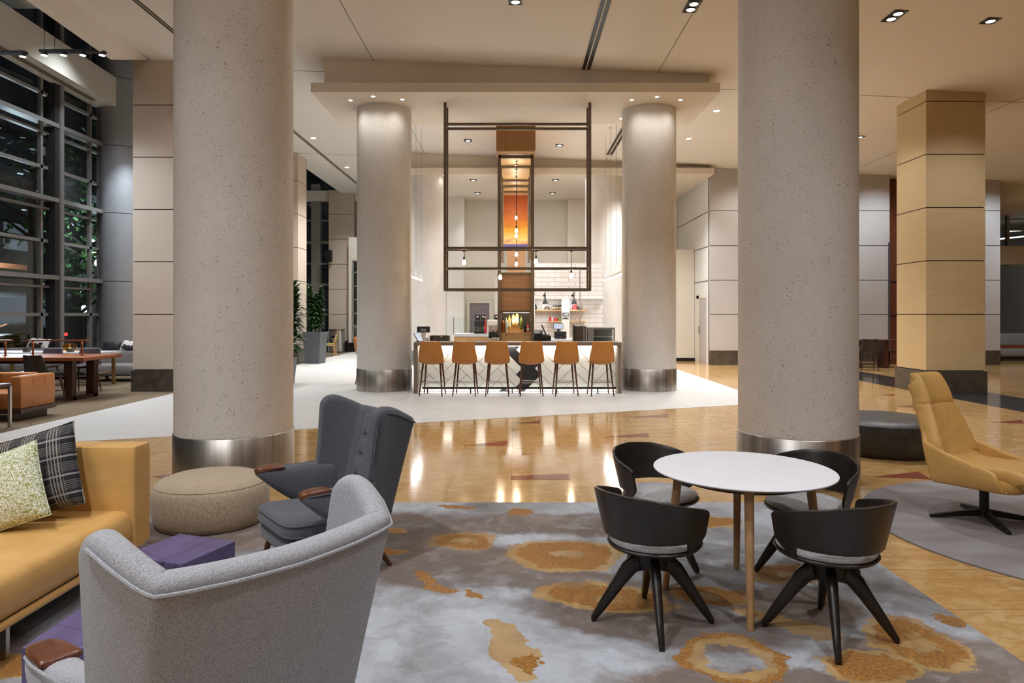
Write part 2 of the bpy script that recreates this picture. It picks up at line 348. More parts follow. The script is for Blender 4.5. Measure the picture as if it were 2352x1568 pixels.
RUG_GOLD = [(-.34, 4.95, .26, .20, 0, .30, 'h'), (.375, 4.65, .44, .30, 0, .22, 'h'), (.05, 5.65, .13, .10, 20, 0, 'g'), (-.45, 5.80, .20, .07, -8, 0, 'g'),
            (-.53, 4.25, .14, .06, -50, 0, 'g'), (-.42, 4.07, .10, .045, -40, 0, 'g'), (-.24, 3.99, .08, .03, -30, 0, 'g'), (.56, 3.93, .42, .20, -14, .2, 'h'), (-.08, 3.6, .12, .06, -35, 0, 'l'), (.02, 3.3, .11, .26, 15, 0, 'l'), (.08, 3.2, .05, .10, 30, 0, 'g'),
            (1.06, 3.26, .27, .24, 0, .80, 'g'), (1.06, 3.26, .25, .22, 0, .58, 'r'), (1.18, 3.97, .24, .14, -20, .25, 'h'), (1.68, 3.16, .24, .16, 10, 0, 'h'), (2.02, 3.42, .22, .30, 0, .3, 'h'), (2.32, 3.68, .10, .05, -40, 0, 'g'),
            (1.75, 4.3, .30, .18, 10, .3, 'h'), (1.5, 5.4, .34, .16, 0, 0, 'h'), (.95, 5.2, .20, .10, 20, 0, 'g'), (-2.3, 3.15, .24, .14, 0, 0, 'h'), (-1.9, 4.35, .40, .18, 10, 0, 'h'), (-2.9, 4.9, .3, .2, 0, .3, 'h'), (-.9, 5.2, .12, .07, 0, 0, 'h'), (-.85, 4.72, .14, .07, 0, 0, 'h'),
            (1.45, 3.62, .30, .08, -35, 0, 'l')]
RUG_BROWN = [(-.8, 5.1, .75, .65), (.3, 5.35, 1.0, .34), (-.4, 4.45, .75, .5), (.3, 4.2, .9, .30, -25), (.75, 3.65, .85, .32, -20), (1.6, 3.85, .45, .3), (2.0, 3.2, .6, .4), (-2.4, 5.0, .9, .5), (-2.7, 3.2, .5, .4), (1.1, 3.0, .8, .2)]
MT['rug'] = g_rug()
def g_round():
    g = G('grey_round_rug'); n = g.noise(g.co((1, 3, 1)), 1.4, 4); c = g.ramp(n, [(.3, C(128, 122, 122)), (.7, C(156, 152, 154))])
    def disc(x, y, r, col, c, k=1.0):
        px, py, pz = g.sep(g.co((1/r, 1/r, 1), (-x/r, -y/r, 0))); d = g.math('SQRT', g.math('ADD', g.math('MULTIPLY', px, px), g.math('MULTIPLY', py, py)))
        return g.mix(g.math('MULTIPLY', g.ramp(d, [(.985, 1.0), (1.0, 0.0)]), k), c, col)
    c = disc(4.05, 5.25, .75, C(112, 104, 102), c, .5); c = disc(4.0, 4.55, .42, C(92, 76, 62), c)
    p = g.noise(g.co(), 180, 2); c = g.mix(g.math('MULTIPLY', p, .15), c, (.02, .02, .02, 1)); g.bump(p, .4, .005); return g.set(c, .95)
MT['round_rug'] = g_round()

# ------------------------------------------------------------------ mesh building
class MB:
    def __init__(s): s.v = []; s.f = []; s.mi = []
    def add(s, vs, fs, mi=0):
        o = len(s.v); s.v += [tuple(v) for v in vs]; s.f += [tuple(i+o for i in f) for f in fs]; s.mi += [mi]*len(fs); return s
    def box(s, x0, x1, y0, y1, z0, z1, mi=0):
        return s.add([(x0, y0, z0), (x1, y0, z0), (x1, y1, z0), (x0, y1, z0), (x0, y0, z1), (x1, y0, z1), (x1, y1, z1), (x0, y1, z1)],
                     [(0, 3, 2, 1), (4, 5, 6, 7), (0, 1, 5, 4), (1, 2, 6, 5), (2, 3, 7, 6), (3, 0, 4, 7)], mi)
    def hexa(s, vs, mi=0): return s.add(vs, [(0, 3, 2, 1), (4, 5, 6, 7), (0, 1, 5, 4), (1, 2, 6, 5), (2, 3, 7, 6), (3, 0, 4, 7)], mi)
    def bar(s, a, b, w, h=None, mi=0, up=(0, 0, 1)):
        a, b = Vector(a), Vector(b); h = h or w; d = (b-a).normalized(); u = Vector(up)
        if abs(d.dot(u)) > .98: u = Vector((0, 1, 0))
        x = d.cross(u).normalized(); y = x.cross(d).normalized(); x *= w/2; y *= h/2
        return s.hexa([a-x-y, a+x-y, b+x-y, b-x-y, a-x+y, a+x+y, b+x+y, b-x+y], mi)
    def loft(s, rings, cap=True, mi=0, closed=True):
        n = len(rings[0]); vs = [p for r in rings for p in r]; fs = []
        for k in range(len(rings)-1):
            for i in range(n if closed else n-1):
                j = (i+1) % n; fs.append((k*n+i, k*n+j, (k+1)*n+j, (k+1)*n+i))
        if cap: fs.append(tuple(range(n))[::-1]); fs.append(tuple(range((len(rings)-1)*n, len(rings)*n)))
        return s.add(vs, fs, mi)
    def tube(s, pts, r, n=8, mi=0, closed=False):
        pts = [Vector(p) for p in pts]; N = len(pts); rs = r if hasattr(r, '__len__') else [r]*N
        rings = []; px = None
        for i, p in enumerate(pts):
            a = pts[i-1] if (i or closed) else p; b = pts[(i+1) % N] if (i < N-1 or closed) else p
            d = (b-a).normalized(); u = Vector((0, 0, 1)) if abs(d.z) < .9 else Vector((0, 1, 0))
            x = d.cross(u).normalized() if px is None else (px-d*px.dot(d)).normalized(); px = x; y = d.cross(x)
            rings.append([p+(x*cos(t)+y*sin(t))*rs[i] for t in [2*pi*k/n for k in range(n)]])
        if closed: rings.append(rings[0]); return s.loft(rings, False, mi)
        return s.loft(rings, True, mi)
    def lathe(s, prof, c=(0, 0, 0), n=32, mi=0, cap=True, sx=1, sy=1):
        return s.loft([[(c[0]+r*cos(t)*sx, c[1]+r*sin(t)*sy, c[2]+z) for t in [2*pi*k/n for k in range(n)]] for r, z in prof], cap, mi)
    def prism(s, poly, z0, z1, mi=0): return s.loft([[(x, y, z0) for x, y in poly], [(x, y, z1) for x, y in poly]], True, mi)
    def grid(s, fn, nu, nv, mi=0, wrap=False):
        vs = [fn(u/nu, v/nv) for v in range(nv+1) for u in range(nu+1)]
        return s.add(vs, [(v*(nu+1)+u, v*(nu+1)+u+1, (v+1)*(nu+1)+u+1, (v+1)*(nu+1)+u) for v in range(nv) for u in range(nu)], mi)
    def build(s, name, mats, parent=None, smooth=35, bevel=0, sub=0, solid=0, off=-1, seg=2, loc=None):
        me = bpy.data.meshes.new(name); me.from_pydata(s.v, [], s.f); me.validate()
        for m in (mats if isinstance(mats, (list, tuple)) else [mats]): me.materials.append(MT[m] if isinstance(m, str) else m)
        if len(me.polygons) == len(s.mi): me.polygons.foreach_set('material_index', s.mi)
        bm = bmesh.new(); bm.from_mesh(me); bmesh.ops.recalc_face_normals(bm, faces=bm.faces); bm.to_mesh(me); bm.free()
        if smooth: me.shade_smooth(); me.set_sharp_from_angle(angle=R(smooth))
        o = bpy.data.objects.new(name, me); COL.objects.link(o)
        if parent: o.parent = parent
        if loc: o.location = loc
        if solid: m = o.modifiers.new('s', 'SOLIDIFY'); m.thickness = solid; m.offset = off; m.use_even_offset = True
        if bevel: m = o.modifiers.new('b', 'BEVEL'); m.width = bevel; m.segments = seg; m.limit_method = 'ANGLE'; m.angle_limit = R(40); m.harden_normals = False
        if sub: m = o.modifiers.new('u', 'SUBSURF'); m.levels = sub; m.render_levels = sub
        return o
def tag(o, label, cat, group=None):
    o['label'] = label; o['category'] = cat
    if group: o['group'] = group
    return o
def T(name, label, cat, loc=(0, 0, 0), rz=0, group=None):
    o = bpy.data.objects.new(name, None); COL.objects.link(o); o.location = loc; o.rotation_euler = (0, 0, rz); o.empty_display_size = .1
    return tag(o, label, cat, group)
def S(o, kind='structure'): o['kind'] = kind; return o
KIDS = {}
def copy_tree(o, parent=None):
    c = o.copy(); COL.objects.link(c)
    if parent: c.parent = parent
    for ch in list(o.children): copy_tree(ch, c)
    return c
def again(proto, label, loc, rz=0, group=None):
    c = copy_tree(proto); c['label'] = label; c.location = loc; c.rotation_euler = (0, 0, rz)
    if group: c['group'] = group
    return c
def box(x0, x1, y0, y1, z0, z1): return MB().box(x0, x1, y0, y1, z0, z1)

# ------------------------------------------------------------------ the setting
S(box(-14.2, 22, -7, 34, -.12, 0).build('floor', 'marble', smooth=0))
m = MB(); XW0, XW1 = -7.13, 4.87
m.prism([(XW0, 10.927+.3655*XW0), (XW1, 10.927+.3655*XW1), (XW1, 24.2), (XW0, 32)], .0, .004)
S(m.build('floor.001', 'planks', smooth=0))
S(MB().prism([(-13.6, -5), (XW0, -5), (XW0, 31.5), (-13.6, 31.5)], 0, .006).build('floor.002', 'lounge_carpet', smooth=0))
S(box(8.6, 10.0, 2, 32, 0, .002).build('floor.003', 'dark_band', smooth=0))
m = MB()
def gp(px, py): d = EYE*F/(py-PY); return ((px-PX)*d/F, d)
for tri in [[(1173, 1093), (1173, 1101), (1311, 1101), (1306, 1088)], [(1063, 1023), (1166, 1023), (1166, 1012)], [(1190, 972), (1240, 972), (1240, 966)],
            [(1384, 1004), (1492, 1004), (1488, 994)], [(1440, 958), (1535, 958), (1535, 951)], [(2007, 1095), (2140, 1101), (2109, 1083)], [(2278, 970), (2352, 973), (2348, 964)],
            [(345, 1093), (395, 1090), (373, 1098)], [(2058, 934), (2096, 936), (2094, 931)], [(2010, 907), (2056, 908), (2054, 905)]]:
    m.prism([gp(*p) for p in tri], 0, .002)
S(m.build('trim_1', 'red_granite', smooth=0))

# main ceiling: a slab that falls gently to the right, with joints on the column grid
def slab(x0, x1, y0, y1, zt=.3): return MB().hexa([(x0, y0, ceil_z(x0)), (x1, y0, ceil_z(x1)), (x1, y1, ceil_z(x1)), (x0, y1, ceil_z(x0)), (x0, y0, ceil_z(x0)+zt), (x1, y0, ceil_z(x1)+zt), (x1, y1, ceil_z(x1)+zt), (x0, y1, ceil_z(x0)+zt)])
S(slab(-7.75, 22, -7, 34).build('ceiling', 'ceiling', smooth=0))
m = MB()
for x in (-2.9, 2.93, 10.8): m.box(x-.006, x+.006, -5, 30, ceil_z(x)-.004, ceil_z(x)+.02)
for y in (7.0, 14.8, 22.8): m.bar((-7.6, y, ceil_z(-7.6)), (18, y, ceil_z(18)), .012, .01)
S(m.build('trim_2', 'joint', smooth=0))
# downstand fascia along the atrium edge
sec = [(0, .36), (0, 0), (.05, -.40), (.17, -.44), (.17, .6), (.1, .6)]
def fx(y): return -7.72+.062*(13.3-y)
m = MB(); m.loft([[(fx(y)-a, y, 7.07+(b if b > 0 else b*k)) for a, b in sec] for y, k in ((-6, 1), (13.35, 1), (14.5, .05))])
S(m.build('trim_3', 'ceiling', smooth=0))
S(box(-14.2, -7.9, -7, 18.65, 10.0, 10.3).build('ceiling.001', 'ceiling', smooth=0))
# bulkhead beam crossing the glazed wall
bd = lambda y: -12.83+.062*(22.1-y)
m = MB(); m.loft([[(bd(y)+a, y, b) for a, b in ((0, 8.35), (0, 9.26), (-.75, 9.26), (-.75, 8.35))] for y in (2.0, 22.1)])
S(m.build('trim_5', 'cream_wall', smooth=0))
m = MB(); m.bar((bd(4)-.32, 4, 8.34), (bd(21.3)-.32, 21.3, 8.34), .05, .03); m.bar((bd(4)-.42, 4, 8.34), (bd(21.3)-.42, 21.3, 8.34), .05, .03)
S(m.build('trim_6', 'joint', smooth=0))

# walls
S(box(-4.4, 6.6, 26.8, 27.0, 0, 6.6).build('wall_back', 'cream_wall', smooth=0))
S(box(-14.2, 22, -7.2, -7, 0, 10).build('wall_front', 'beige_panel', smooth=0))
S(box(6.39, 6.55, 22.42, 27.0, 0, 6.5).build('wall_kitchen_right', 'white_wall', smooth=0))
m = MB()
for z in (5.04, 3.9, 2.77): m.box(6.375, 6.40, 22.5, 26.8, z-.008, z+.008)
S(m.build('trim_7', 'dark_gap', smooth=0))
S(box(5.0, 6.38, 24.2, 24.5, 0, 3.95).build('wall_partition', 'cream_wall', smooth=0))
S(box(4.9, 6.38, 24.17, 24.2, 0, .11).build('baseboard_partition', 'black', smooth=0))
S(box(-7.3, -4.3, 30.0, 30.3, .42, 5.04).build('wall_far_left', 'cream_wall', smooth=0))
S(box(-7.6, -4.3, 30.05, 30.3, 0, .42).build('baseboard_far_left', 'black', smooth=0))
def panel_wall(name, x0, x1, y, top, mat, gap, y1=None, joints=(.46, 1.65, 2.77, 3.9, 5.04)):
    m = MB(); zs = list(joints)+[top]
    for a, b in zip(zs, zs[1:]): m.box(x0, x1, y, (y1 or y+.2), a+.012, b-.012)
    m.box(x0+.01, x1-.01, y+.02, (y1 or y+.2), .3, top+.2, 1); m.box(x0-.0, x1+.0, y-.02, (y1 or y+.2), 0, .46, 2)
    return S(m.build(name, [mat, gap, 'stone_base'], smooth=0))
panel_wall('wall_grey_panels', 6.39, 12.25, 22.3, 6.5, 'grey_veneer', 'alu_gap')
panel_wall('wall_grey_panels_right', 14.9, 15.86, 22.3, 6.1, 'grey_veneer', 'alu_gap', 23.4)
S(box(12.25, 14.9, 22.8, 23.0, 0, 6.3).build('wall_red_brown_panels', 'red_brown', smooth=0))
m = MB(); m.box(12.2, 12.26, 22.28, 22.4, 0, 4.0)
for z in (.46, 1.65, 2.77): m.box(12.2, 14.9, 22.76, 22.8, z-.015, z+.015)
S(m.build('trim_8', 'alu_gap', smooth=0))
S(box(15.8, 22, 31, 31.3, 0, 6.6).build('wall_far_right', 'dark_gap', smooth=0))
S(box(21.8, 22, -6, 34, 0, 6.6).build('wall_right', 'grey_veneer', smooth=0))
S(box(-4.4, 22, 33.5, 33.7, 0, 7).build('wall_far', 'cream_wall', smooth=0))
# far right gallery: stepped soffit, glazed balcony, beam
m = MB(); m.hexa([(15.9, 23.5, 5.45), (22, 20, 5.45), (22, 31, 5.45), (15.9, 31, 5.45), (15.9, 23.5, 6.2), (22, 20, 6.2), (22, 31, 6.2), (15.9, 31, 6.2)])
S(m.build('trim_9', 'ceiling', smooth=0))
S(box(15.9, 22, 25.8, 26.2, 3.55, 4.25).build('trim_10', 'canopy', smooth=0))
S(box(15.9, 21.8, 26.3, 26.33, 4.2, 5.5).build('window_1', 'night_glass', smooth=0))
m = MB()
for z in (4.9,): m.box(15.9, 21.8, 26.25, 26.3, z-.03, z+.03)
m.box(18.9, 19.0, 26.2, 26.32, 3.5, 5.5)
S(m.build('trim_11', 'mullion', smooth=0))
for i, (a, b) in enumerate([((19.1, 27.4, 4.64), (20.8, 26.9, 4.80)), ((19.8, 27.3, 4.98), (21.0, 27.0, 5.05))]):
    t = T('linear_light', ['long lit strip light behind the balcony glazing at far right', 'short lit strip light above the long one behind balcony glazing'][i], 'light', group='strip lights behind the balcony glazing')
    MB().bar(a, b, .12, .04).build('diffuser', 'led', t, smooth=0); MB().bar(Vector(a)+Vector((0, 0, .05)), Vector(b)+Vector((0, 0, .05)), .14, .05).build('housing', 'mullion', t, smooth=0); [MB().tube([q, (q[0], q[1], 5.5)], .008, 6).build('hanger', 'mullion', t) for q in (a, b)]

# ------------------------------------------------------------------ glazed atrium wall and night street
GX = -13.6
m = MB()
S(box(GX-.02, GX, -4, 24.5, 0, 14).build('window_2', 'night_glass', smooth=0))
m = MB()
for y in (15.5, 17.6, 19.5, 21.75, 22.25, 11.4, 13.4): m.box(GX, GX+.10, y-.05, y+.05, 0, 14)
for z in (.5, 1.65, 3.77, 5.88, 8.0, 9.4, 11): m.box(GX, GX+.1, -3, 22.4, z-.045, z+.045)
for z in (2.72, 4.97, 7.14): m.box(GX, GX+.32, -3, 22.4, z-.06, z+.06); m.box(GX, GX+.14, -3, 22.4, z-.30, z-.24)
S(m.build('trim_12', 'mullion', smooth=0))
m = MB()
for y in (19.9, 11.8): m.box(GX+.02, GX+.30, y-.14, y+.14, 0, 14); 
S(m.build('trim_13', 'dark_mullion', smooth=0))
m = MB()
for y in (20.02, 11.92): m.box(GX+.3, GX+.36, y-.1, y+.05, 0, 14)
S(m.build('trim_14', 'mullion', smooth=0))
# end window between the left pillars
S(box(-10.4, -8.1, 30.98, 31.0, 0, 7.6).build('window_3', 'night_glass', smooth=0))
m = MB()
for z in (.1, 3.0, 4.9): m.box(-10.4, -8.1, 30.8, 30.98, z-.06, z+.06)
for z in (1.65, 3.95, 5.9): m.box(-10.4, -8.1, 30.9, 30.98, z-.04, z+.04)
m.box(-9.15, -8.75, 30.7, 30.97, 0, 7.5); m.box(-10.3, -10.2, 30.9, 30.98, 0, 7.5)
S(m.build('trim_15', 'mullion', smooth=0))
S(box(-10.4, -7.0, 30.6, 31.0, 6.75, 7.2).build('trim_16', 'ceiling', smooth=0))

S(box(-70, -14.2, -30, 90, -.3, -.06).build('street', 'asphalt', smooth=0))
S(box(-14.2, 5, 34, 90, -.3, -.06).build('street.001', 'asphalt', smooth=0))
def tower(label, x0, x1, y0, y1, h, lits):
    b = T('office_building', label, 'building', ((x0+x1)/2, (y0+y1)/2, -.06), group='buildings across the night street')
    hx, hy = (x1-x0)/2, (y1-y0)/2
    box(-hx, hx, -hy, hy, 0, h).build('wall', 'facade', b, smooth=0)
    m = MB()
    for z in [3.5*k for k in range(1, int(h/3.5))]: m.box(hx, hx+.12, -hy, hy, z-.2, z+.2); m.box(-hx, hx, -hy-.12, -hy, z-.2, z+.2)
    m.build('ledge', 'dark_mullion', b, smooth=0)
    for (yy, zz, w, hh) in lits: box(hx+.01, hx+.06, yy-w, yy+w, zz-hh, zz+hh).build('window', 'lit_window', b, smooth=0)
tower('dark office block across the street seen through the left glazing', -60, -40, -25, 38, 40, [(8, 5, 2.0, 1.2), (14, 9, 3, 1.0), (18, 5.0, 1.6, 1.5), (4, 13, 2, .9)])
tower('dark tower further along the street behind the street trees', -60, -34, 42, 88, 48, [(-18, 7, 1.6, .9), (-12, 4.0, 1.2, .9), (-9, 10.5, 1.4, .8), (-15, 14, 1.2, .8)])
tower('dark block closing the street behind the end window', -30, 0, 60, 80, 40, [])
t = T('kiosk', 'pale bluish shop front across the street left of the dark tree', 'building', (-27, 34, -.06))
box(-.5, .5, -5, 5, 0, 4.0).build('wall', 'grey_plastic', t, smooth=0)
box(.5, .56, -4.5, 4.5, .8, 2.6).build('window', 'lit_window', t, smooth=0)
box(.5, 1.8, -5, 5, 4.0, 4.25).build('canopy', 'copper', t, smooth=0)
def street_tree(label, x, y, h, r, seed, nl=420):
    rnd = random.Random(seed); t = T('street_tree', label, 'tree', (x, y, -.06), group='street trees outside')
    m = MB(); m.tube([(0, 0, 0), (.05, 0, h*.4), (-.05, .1, h*.8)], [.22, .17, .1], 10)
    for k in range(6):
        a = k*1.05+rnd.random(); z = h*(.35+.07*k); m.tube([(0, 0, z), (cos(a)*r*.5, sin(a)*r*.5, z+.7), (cos(a)*r*.9, sin(a)*r*.9, z+.9)], [.07, .05, .02], 6)
    m.build('trunk', 'bark', t)
    m = MB()
    for k in range(nl):
        a = rnd.random()*2*pi; rr = r*math.sqrt(rnd.random()); z = h*(.42+.55*rnd.random()); s = .10+.12*rnd.random()
        c = Vector((cos(a)*rr, sin(a)*rr, z)); u = Vector((rnd.gauss(0, 1), rnd.gauss(0, 1), rnd.gauss(0, .5))).normalized()*s; v = u.cross(Vector((rnd.gauss(0, 1), rnd.gauss(0, 1), 1))).normalized()*s*.6
        m.add([c-u, c-v, c+u, c+v], [(0, 1, 2, 3)])
    m.build('foliage', 'tree_leaf', t, smooth=0)
street_tree('leafy tree outside just right of the thick dark mullion', -18.4, 28.6, 4.6, 1.6, 3, 420)
street_tree('dark trunked tree outside at the left edge of the glazing', -18.6, 26.3, 9.5, 2.4, 5)
street_tree('tree outside furthest along the street', -22.5, 36.5, 8.0, 2.2, 8)
light('street_fill', 'POINT', (-16.9, 27.4, 4.2), 60, (.8, 1, .85), .1)  # added to light the near tree, apart from any lantern
light('street_fill', 'POINT', (-24.2, 33, 5.0), 2000, (.75, .9, 1), .2)  # added fill for the whole street, no lantern stands here
for (lab, x, y, h) in [('street lamp outside beside the grey metal column', -17.8, 29.2, 3.75), ('street lamp outside low behind the right hand tree', -20.3, 32.2, 1.8)]:
    t = T('street_lamp', lab, 'street lamp', (x, y, -.06), group='street lamps outside')
    MB().tube([(0, 0, 0), (0, 0, h)], .05, 8).build('pole', 'dark_mullion', t); MB().lathe([(.03, 0), (.14, .05), (.16, .22), (.06, .34)], (0, 0, h), 12).build('lantern', 'street_glow', t)
t = T('parked_car', 'dark red car parked in the street outside the glazing', 'car', (-21.6, 29.4, -.05), R(86))
def carsec(x, w, z0, z1): return [(x, -w, z0), (x, w, z0), (x, w, z1*.8), (x, w*.86, z1), (x, -w*.86, z1), (x, -w, z1*.8)]
MB().loft([carsec(-2.15, .7, .35, .75), carsec(-2.0, .85, .25, .88), carsec(-.6, .88, .22, .95), carsec(1.2, .88, .22, .98), carsec(2.05, .84, .25, .95), carsec(2.2, .7, .35, .85)]).build('body', 'car_red', t, sub=2)
MB().loft([carsec(-.9, .78, .85, .92), carsec(-.3, .72, .85, 1.38), carsec(1.0, .72, .85, 1.42), carsec(1.8, .7, .85, .98)]).build('cabin', 'wine_glass', t, sub=1)
for x in (-1.35, 1.35):
    for y in (-.86, .86): MB().loft([[(x+.32*cos(a), y+dy, .32+.32*sin(a)) for a in [2*pi*k/20 for k in range(20)]] for dy in (-.09, .09)]).build('wheel', 'tyre', t)
for y in (-.62, .62): box(2.1, 2.22, y-.16, y+.16, .72, .86).build('tail_light', 'tail_light', t, smooth=0)

# ------------------------------------------------------------------ columns
def column(label, x, y, r, top):
    t = T('round_column', label, 'column', (x, y, 0), group='round plaster columns')
    MB().lathe([(r, .475), (r, top)], n=72).build('shaft', 'column', t, smooth=60)
    MB().lathe([(r+.012, 0), (r+.012, .470), (r+.004, .478)], n=72).build('base_ring', 'steel', t, smooth=60)
column('huge round speckled column at left behind the beige pouf', -2.848, 6.958, .565, 7.0)
column('huge round speckled column at right behind the round white table', 2.852, 6.905, .565, 6.75)
column('round speckled column at the left end of the bar', -2.87, 15.05, .592, 6.2)
column('round speckled column at the right end of the bar', 2.97, 15.1, .588, 6.2)
column('round pale column far behind the bar at left', -2.87, 22.5, .6, 6.2)
column('round pale column far behind the bar at right', 2.93, 22.5, .6, 6.2)
def pillar(name, label, x0, x1, y0, y1, mat, gap, extra=(), grp=None):
    t = T(name, label, 'pillar', ((x0+x1)/2, (y0+y1)/2, 0), group=grp)
    hx, hy = (x1-x0)/2, (y1-y0)/2; top = max(ceil_z(x0), ceil_z(x1))+.1; m = MB(); zs = [.47, 1.65, 2.775, 3.89, 5.005, 6.115]+list(extra)+[top]
    for a, b in zip(zs, zs[1:]): m.box(-hx, hx, -hy, hy, a+.010, b-.010)
    m.build('cladding', mat, t, smooth=0)
    box(-hx+.02, hx-.02, -hy+.02, hy-.02, .4, top).build('reveal', gap, t, smooth=0)
    box(-hx-.03, hx+.03, -hy-.03, hy+.03, 0, .46).build('plinth', 'stone_base', t, smooth=0, bevel=.006)
pillar('clad_pillar', 'beige panelled square pillar beside the lounge carpet at left', -8.14, -7.15, 14.56, 15.7, 'beige_panel', 'dark_gap', grp='beige panelled pillars')
pillar('clad_pillar', 'beige panelled square pillar standing behind the tall grey planter', -8.3, -7.24, 22.8, 23.75, 'beige_panel', 'dark_gap', grp='beige panelled pillars')
pillar('clad_pillar', 'beige panelled square pillar behind the stainless recycling bin', -8.28, -7.15, 30.4, 31.5, 'beige_panel', 'dark_gap', grp='beige panelled pillars')
pillar('oak_pillar', 'square oak veneered pillar with dark stone plinth at right', 8.62, 9.86, 14.3, 15.4, 'oak_veneer', 'dark_gap')
t = T('metal_column', 'round grey metal clad column at the end of the glazed wall', 'column', (-13.0, 22.6, 0))
m = MB()
zs = [0, 2.72, 4.92, 7.1, 9.3, 11.5, 14]
for a, b in zip(zs, zs[1:]): m.lathe([(.65, a+.01), (.65, b-.01)], n=48)
m.build('cladding', 'metal_clad', t, smooth=60); MB().lathe([(.635, 0), (.635, 14)], n=48).build('core', 'dark_gap', t, smooth=60)

# ------------------------------------------------------------------ canopies over the columns
def canopy(x0, x1, y0, y1, z, tx0, tx1, ty0, ty1, n):
    m = MB(); m.box(x0, x1, y0, y1, z, z+.19)
    m.hexa([(tx0, ty0, z+.19), (tx1, ty0, z+.19), (tx1, ty1, z+.19), (tx0, ty1, z+.19)]+[(x, y, ceil_z(x)) for x, y in ((tx0, ty0), (tx1, ty0), (tx1, ty1), (tx0, ty1))])
    return S(m.build(n, 'canopy', smooth=0))
canopy(-4.12, 4.15, 13.79, 16.1, 6.14, -3.9, 3.93, 14.0, 15.9, 'ceiling.002')
canopy(-4.4, 6.38, 21.8, 26.8, 6.14, -4.3, 6.3, 22.1, 26.8, 'ceiling.003')

# ------------------------------------------------------------------ ceiling fittings
def slot(label, x, y0, y1, n, w, gap, grp='slot diffusers'):
    t = T('slot_diffuser', label, 'air diffuser', (x, y0, ceil_z(x)), group=grp)
    L = y1-y0; tot = n*w+(n+1)*gap; m = MB(); sl = -.0436
    for k in range(n+1):
        a = -tot/2+k*(w+gap); m.box(a, a+gap, 0, L, -.012+sl*a, .02+sl*a)
    m.build('frame', 'canopy', t, smooth=0); m = MB()
    for k in range(n): a = -tot/2+gap+k*(w+gap); m.box(a, a+w, 0.01, L-.01, -.006+sl*a, .02+sl*a)
    m.build('slot', 'black', t, smooth=0)
slot('wide double black slot diffuser in the ceiling centre', 1.46, -2, 14.0, 2, .075, .022)
slot('double black slot diffuser behind the bar canopy at right', 2.93, 16.3, 21.2, 2, .08, .03)
slot('long thin double black slot in the left ceiling', -6.46, -2, 28.0, 2, .05, .014)
slot('short thin black slot beyond the right bar column', 5.75, 22.9, 26, 1, .05, .02)
def on_ceiling(px, py, z0=None):
    k = (px-PX)/F; s = (PY-py)/F      # z = EYE + s*d ; plane z = 6.73-.0436*k*d
    d = (z0-EYE)/s if z0 else (6.73-EYE)/(s+.0436*k)
    return k*d, d, (z0 or ceil_z(k*d))
def round_light(label, x, y, z, e, grp, r=.055, cone=95, color=WARM, lens='lens'):
    t = T('downlight', label, 'downlight', (x, y, z), group=grp)
    m = MB(); m.lathe([(r+.02, -.006), (r+.025, .004)], n=20, cap=False); m.lathe([(r, -.006), (r+.02, -.006)], n=20, cap=False); m.lathe([(r, -.006), (r, .004)], n=20, cap=False); m.build('trim_ring', 'white_plastic', t)
    MB().lathe([(r, -.003), (r*.6, -.005), (.005, -.006)], n=20).build('lens', lens, t)
    l = light('downlight_beam', 'SPOT', (0, 0, -.03), e, color, .06, cone=cone, blend=.8); l.parent = t
def square_light(label, x, y, z, e, grp, n=1, s=.16, tilt=None, color=NEUT, cone=100, lens='lens'):
    t = T('square_downlight', label, 'downlight', (x, y, z), group=grp); L = s*n; h = .012
    m = MB()
    for a, b, c, d in ((-s/2-.012, s/2+.012, -L/2-.012, -L/2), (-s/2-.012, s/2+.012, L/2, L/2+.012), (-s/2-.012, -s/2, -L/2, L/2), (s/2, s/2+.012, -L/2, L/2)): m.box(a, b, c, d, -.014, .0)
    m.build('frame', 'black', t, smooth=0); box(-s/2, s/2, -L/2, L/2, -.004, 0).build('housing', 'black', t, smooth=0)
    for k in range(n):
        y0 = -L/2+s*(k+.5); MB().lathe([(s*.36, -.004), (s*.38, -.02), (s*.34, -.02)], (0, y0, 0), 18, cap=False).build('gimbal', 'grey_plastic', t); MB().lathe([(s*.33, -.012), (.004, -.014)], (0, y0, 0), 18).build('lens', lens, t)
    l = light('downlight_beam', 'SPOT', (0, 0, -.05), e, color, .08, cone=cone, blend=.8); l.parent = t
GA = 'square recessed ceiling downlights'
E1 = 420
for lab, px, py, n, e in [('single square downlight at the top centre of the ceiling', 1184, 3, 1, E1), ('twin square downlight left of the big right column', 1590, 14, 2, E1), ('twin square downlight right of the big right column', 2055, 36, 2, E1),
                       ('single square downlight at the far right of the ceiling', 2275, 47, 1, E1), ('square downlight just right of the big right column, half hidden', 1975, 314, 1, E1),
                       ('square downlight behind the hanging frame, upper left', 1075, 322, 1, E1), ('square downlight behind the hanging frame, upper right', 1285, 333, 1, E1)]:
    x, y, z = on_ceiling(px, py); square_light(lab, x, y, z, e, GA, n, .2)
for lab, px, py in [('square downlight over the kitchen, front left of four', 1087, 413), ('square downlight over the kitchen, front right of four', 1276, 413), ('square downlight over the kitchen, back left of four', 1097, 443), ('square downlight over the kitchen, back right of four', 1269, 443)]:
    x, y, z = on_ceiling(px, py, 6.14); square_light(lab, x, y, z, 170, GA, 1, .2)
GB = 'round lit ceiling downlights'
for lab, px, py in [('bright round downlight right of the canopy corner', 1646, 254), ('bright round downlight right of the right bar column', 1582, 318), ('bright round downlight between the left columns, nearer one', 720, 317), ('bright round downlight between the left columns, further one', 797, 384)]:
    x, y, z = on_ceiling(px, py); round_light(lab, x, y, z, E1, GB, .075, lens='lens')
GC = 'small round downlights under the canopy'
